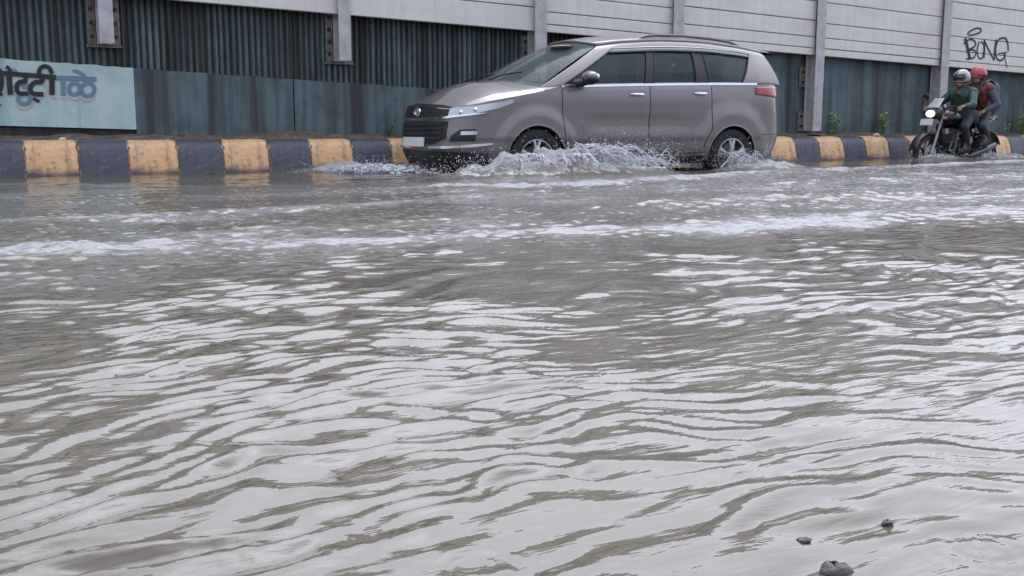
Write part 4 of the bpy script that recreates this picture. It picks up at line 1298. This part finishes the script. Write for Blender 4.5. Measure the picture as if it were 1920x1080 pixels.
    for s in (-1, 1):
        hj = hip + Vector((0, s*.09, -.02)); kn = Vector((knee[0], s*knee[1], knee[2])); ft = Vector((foot[0], s*foot[1], foot[2]))
        T_.capsule(hj, kn, .102, .074); T_.capsule(kn, ft+Vector((0,0,.06)), .074, .058)
        S_ = MB(); S_.capsule(ft+Vector((.03,0,-.02)), ft+Vector((-.16,0,-.055)), .052, .042); S_.capsule(ft+Vector((0,0,.03)), ft+Vector((0,0,-.03)), .05, .05); fuse(S_, 'shoe', shoe, t, .009, 2)
    fuse(T_, 'trousers', trous, t, .010, 3)
    return t, head
GRN = simple('wet_green_jacket', (.010,.055,.038), .5, var=.3)
GRNL = simple('bright_green_panel', (.014,.12,.08), .5, var=.2)
GRND = simple('dark_green_grey_jacket', (.018,.05,.042), .5, var=.5, vs=9)
NAVY = simple('navy_wet_trousers', (.012,.015,.026), .6, var=.3)
SHOE = simple('dark_shoe', (.02,.018,.017), .6)
GREY = simple('blue_grey_jacket', (.055,.062,.085), .6, var=.25)
MAR = simple('dark_red_waistcoat', (.13,.010,.018), .55, var=.25)
DGRY = simple('dark_grey_waistcoat', (.05,.055,.062), .6, var=.3)
rider, rh = person('motorcycle rider in grey helmet and green jacket leaning on the handlebar', (.16,0,.90), (.08,0,1.26), 0, (.03,0,1.47), (-.10,.34,1.06), (-.30,.33,1.035), (-.12,.22,.72), (-.0,.20,.40), .19, 1.0, (GRND, GRN, NAVY, SHOE))
pill, ph_ = person('pillion passenger in red helmet and dark red top with blue grey sleeves', (.52,0,.97), (.47,0,1.33), 0, (.42,0,1.53), (.53,.31,1.07), (.30,.24,.97), (.26,.25,.74), (.46,.21,.50), .19, .7, (MAR, GREY, NAVY, SHOE))
# green front panel of the rider's jacket and tail of the jacket
J = MB(); J.capsule((.03,-.20,1.30),(.03,.20,1.30),.092,.092); J.capsule((.03,-.20,1.29),(-.0,-.25,1.20),.09,.08)
J = MB()
J = MB(); J.capsule((.20,-.14,.92),(.22,-.17,.80),.08,.05); fuse(J, 'jacket_hem', GRN, rider, .009, 2)
def helmet(parent, head, m, full):
    H = MB(); c = head + Vector((.012,0,.025)); P = []
    lim = -.55 if full else -.12
    for i in range(15):
        a = lim + (PI/2-lim)*i/14; ring = []
        for j in range(28):
            q = 2*PI*j/28; r = math.cos(a)
            x, y, z = .142*r*math.cos(q), .125*r*math.sin(q), .140*math.sin(a)
            ring.append(c + Vector((x, y, z)))
        P.append(ring)
    H.grid(P, close=True)
    # face opening: drop the faces in front, below the brow
    if full:
        keep = []
        for f in H.f:
            p = sum((Vector(H.v[i]) for i in f), Vector())/len(f) - c
            if not (p.x < -.075 and -.06 < p.z < .055): keep.append(f)
        H.f = keep; H.m = [0]*len(keep)
    o = H.build('helmet', m, parent, smooth=True); sl = o.modifiers.new('s','SOLIDIFY'); sl.thickness = .016; bake(o)
    if full:
        mb = MB(); P = []
        for i in range(7):
            a = -.15 + .62*i/6; P.append([c + Vector((.149*math.cos(a)*math.cos(q), .131*math.cos(a)*math.sin(q), .146*math.sin(a))) for q in np.linspace(PI-1.15, PI+1.15, 15)])
        mb.grid(P); v = mb.build('visor', simple('dark_visor', (.02,.022,.025), .12, coat=1), o, smooth=True); sl = v.modifiers.new('s','SOLIDIFY'); sl.thickness = .003; bake(v)
    else:
        mb = MB(); P = []
        for i in range(4):
            t = i/3; P.append([c + Vector(((.142+.06*t)*math.cos(q), .125*math.sin(q)*(1-.15*t), -.015-.015*t)) for q in np.linspace(PI-.8, PI+.8, 11)])
        mb.grid(P); v = mb.build('peak', m, o, smooth=True); sl = v.modifiers.new('s','SOLIDIFY'); sl.thickness = .006; bake(v)
    for s in (-1, 1):
        mb = MB(); mb.tube([c+Vector((0, s*.118, -.03)), head+Vector((-.03, s*.08, -.09)), head+Vector((-.045, s*.02, -.125))], .008, 6); mb.build('strap', BLM, o, smooth=True)
helmet(rider, rh, simple('silver_grey_helmet', (.30,.33,.33), .22, .3, coat=1), True)
helmet(pill, ph_, simple('red_helmet', (.42,.05,.07), .35, coat=.4), False)
mb = MB(); mb.ball(ph_+Vector((.03,0,-.015)), (.092,.084,.085), 16, 12); mb.build('hair', HAIR, pill, smooth=True)
# backpack worn by the pillion passenger
bag = thing('backpack', 'blue grey backpack on the back of the pillion passenger', 'backpack', (MO[0]+.72, MO[1], MO[2]+1.20))
B = MB(); B.capsule((-.01,-.06,-.17),(.02,-.06,.14),.115,.10); B.capsule((-.01,.06,-.17),(.02,.06,.14),.115,.10); B.capsule((.08,-.05,-.17),(.08,.05,-.10),.07,.07)
fuse(B, 'pack', simple('blue_grey_pack_fabric', (.085,.10,.155), .7, var=.25, vs=12), bag, .010, 3)
for s in (-1, 1):
    mb = MB(); mb.tube([(.0, s*.10, .20), (-.16, s*.12, .27), (-.36, s*.12, .20), (-.43, s*.125, .02), (-.36, s*.15, -.16), (-.10, s*.13, -.22)], .024, 8, flat=.5); mb.build('strap', BLM, bag, smooth=True)
mb = MB(); mb.tube([(.09,-.09,.03),(.115,0,.05),(.09,.09,.03)], .006, 6); mb.build('zip', BLM, bag, smooth=True)

# ------------------------------------------------------------------ splashes
def spray_mat():
    m, nt, b = newmat('aerated_water'); v = coords(nt)
    b.inputs['Base Color'].default_value = (.74,.74,.76,1); b.inputs['Roughness'].default_value = .25; b.inputs['IOR'].default_value = 1.33
    b.inputs['Transmission Weight'].default_value = .15; b.inputs['Coat Weight'].default_value = .4; b.inputs['Coat Roughness'].default_value = .05
    bump(nt, b, noise(nt, v, 70, 3), .4, .01); return m
SPRAY = spray_mat()
def splash(label, sheets, arcs, drops, seed, vox=.0048, cat='splash'):
    """sheets: (base a, base b, height, lean) crowns torn into fingers; arcs: (origin, spread, velocity range, count)"""
    r = random.Random(seed); S_ = MB()
    def strand(p, v, T, r0, n=7, g=9.8):
        pts = []; rad = []
        t0 = T*r.uniform(0, .25); t1 = T*r.uniform(.6, 1)
        for i in range(n):
            t = t0+(t1-t0)*i/(n-1)
            q = p + v*t + Vector((0,0,-.5*g*t*t)); q += Vector((r.gauss(0,.011), r.gauss(0,.011), r.gauss(0,.011)))
            pts.append(q); rad.append(max(r0*(.35+.65*math.sin(PI*(.12+.82*i/(n-1))))*r.uniform(.7,1.25), vox*.62))
        S_.tube(pts, rad, 6)
        if r.random() < .7: S_.ball(pts[-1], max(rad[-1]*1.5, vox), 6, 5)
    for p, sp, vx, vy, vz, cnt, rad in arcs:
        for i in range(int(cnt*1.9)):
            o = Vector(p) + Vector((r.uniform(-1,1)*sp[0], r.uniform(-1,1)*sp[1], r.uniform(0, sp[2])))
            v = Vector((r.uniform(*vx), r.uniform(*vy), r.uniform(*vz))); T = max(.08, (v.z+math.sqrt(max(v.z*v.z+2*9.8*max(o.z,.01), 0)))/9.8)
            strand(o, v, T, rad*r.uniform(.28, .8))
    for a, b, h, ly, cnt in sheets:
        a, b = Vector(a), Vector(b)
        for i in range(cnt):
            t = r.random(); c = a.lerp(b, t); hh = h*(math.sin(PI*(.08+.84*t))**.7)*r.uniform(.35, 1)
            k = r.uniform(.007, .022)
            S_.ball(c + Vector((r.gauss(0,.03), ly*hh + r.gauss(0,.05), hh*r.random()*.8)), (k*r.uniform(1,2.2), k, k*r.uniform(.6,1.1)), 8, 6)
    for c, sp, cnt, rad in drops:
        for i in range(cnt):
            o = Vector(c) + Vector((r.gauss(0, sp[0]), r.gauss(0, sp[1]), abs(r.gauss(0, sp[2])))); k = max(rad*r.uniform(.5, 1.4), vox*.9)
            S_.ball(o, (k, k, k*r.uniform(1,1.8)), 6, 5)
    o = fuse(S_, 'water_splash', SPRAY, None, vox, 1)
    D_ = MB()
    for c, sp, cnt, rad in drops:
        for i in range(cnt*10):
            p = Vector(c) + Vector((r.gauss(0, sp[0]*1.2), r.gauss(0, sp[1]*1.6), abs(r.gauss(0, sp[2]*1.1)))); k = r.uniform(.0018, .0048)
            D_.add([p+Vector((k,0,0)),p-Vector((k,0,0)),p+Vector((0,k,0)),p-Vector((0,k,0)),p+Vector((0,0,k*1.6)),p-Vector((0,0,k*1.6))], [(0,2,4),(2,1,4),(1,3,4),(3,0,4),(2,0,5),(1,2,5),(3,1,5),(0,3,5)])
    dr_ = D_.build('droplets', SPRAY, o, smooth=True, weld=False, angle=180); dr_['kind'] = 'stuff'
    return tag(o, label, cat, 'splashes thrown up by the wheels')
splash('lacy water splash behind the front wheel of the car', [((5.9,9.62,-.01),(7.25,9.50,-.01),.20,-.3,330), ((5.2,9.55,0),(6.4,9.6,0),.36,-.22,700)],
       [((6.2,9.62,0),(.35,.06,.03),(.3,1.5),(-.7,.1),(1.0,2.5),150,.013), ((6.7,9.6,0),(.35,.06,.02),(.2,1.6),(-.5,.1),(.8,1.9),110,.011), ((5.6,9.55,0),(.45,.1,.02),(-.3,.8),(-1.0,-.1),(.8,2.1),190,.016),
        ((7.2,9.6,0),(.25,.05,.02),(-.1,.9),(-.3,.1),(1.2,2.3),22,.008)],
       [((6.45,9.5,.05),(.4,.08,.16),240,.007), ((7.1,9.55,.08),(.3,.05,.14),60,.005)], 3)
splash('low white bow splash ahead of the front bumper of the car', [((3.85,11.3,-.01),(4.9,10.5,-.01),.15,-.2,420), ((4.9,9.75,-.01),(5.5,9.5,-.01),.16,-.4,200)],
       [((4.4,11.0,0),(.4,.2,.02),(-1.1,.1),(-.6,.3),(.5,1.3),110,.013), ((5.1,9.6,0),(.3,.1,.02),(-.9,.2),(-.9,-.1),(.5,1.5),110,.013)], [((4.3,11.0,.02),(.35,.2,.07),120,.006), ((5.0,9.5,.03),(.3,.12,.1),120,.006)], 4)
splash('water splash curling over the rear wheel of the car', [((8.35,9.75,-.01),(9.2,9.6,-.01),.10,-.2,260)],
       [((8.6,9.82,.0),(.20,.03,.08),(.1,.8),(-.3,.0),(.8,1.9),60,.011)], [((8.7,9.7,.02),(.3,.06,.12),110,.006)], 5)
splash('small splash around the front wheel of the motorcycle', [((13.3,11.0,-.05),(14.1,10.95,-.05),.14,-.2,130)],
       [((13.6,11.05,-.02),(.25,.1,.02),(-.6,.7),(-.6,.2),(.6,1.5),70,.012)], [((13.7,11.0,0),(.3,.1,.09),60,.007)], 6, .010)
splash('small splash around the rear wheel of the motorcycle', [((14.7,11.0,-.05),(15.9,11.0,-.05),.13,-.2,140)],
       [((14.9,11.05,-.02),(.25,.1,.02),(0,1.2),(-.5,.2),(.6,1.6),70,.012)], [((15.1,11.0,0),(.4,.1,.09),60,.007)], 7, .010)
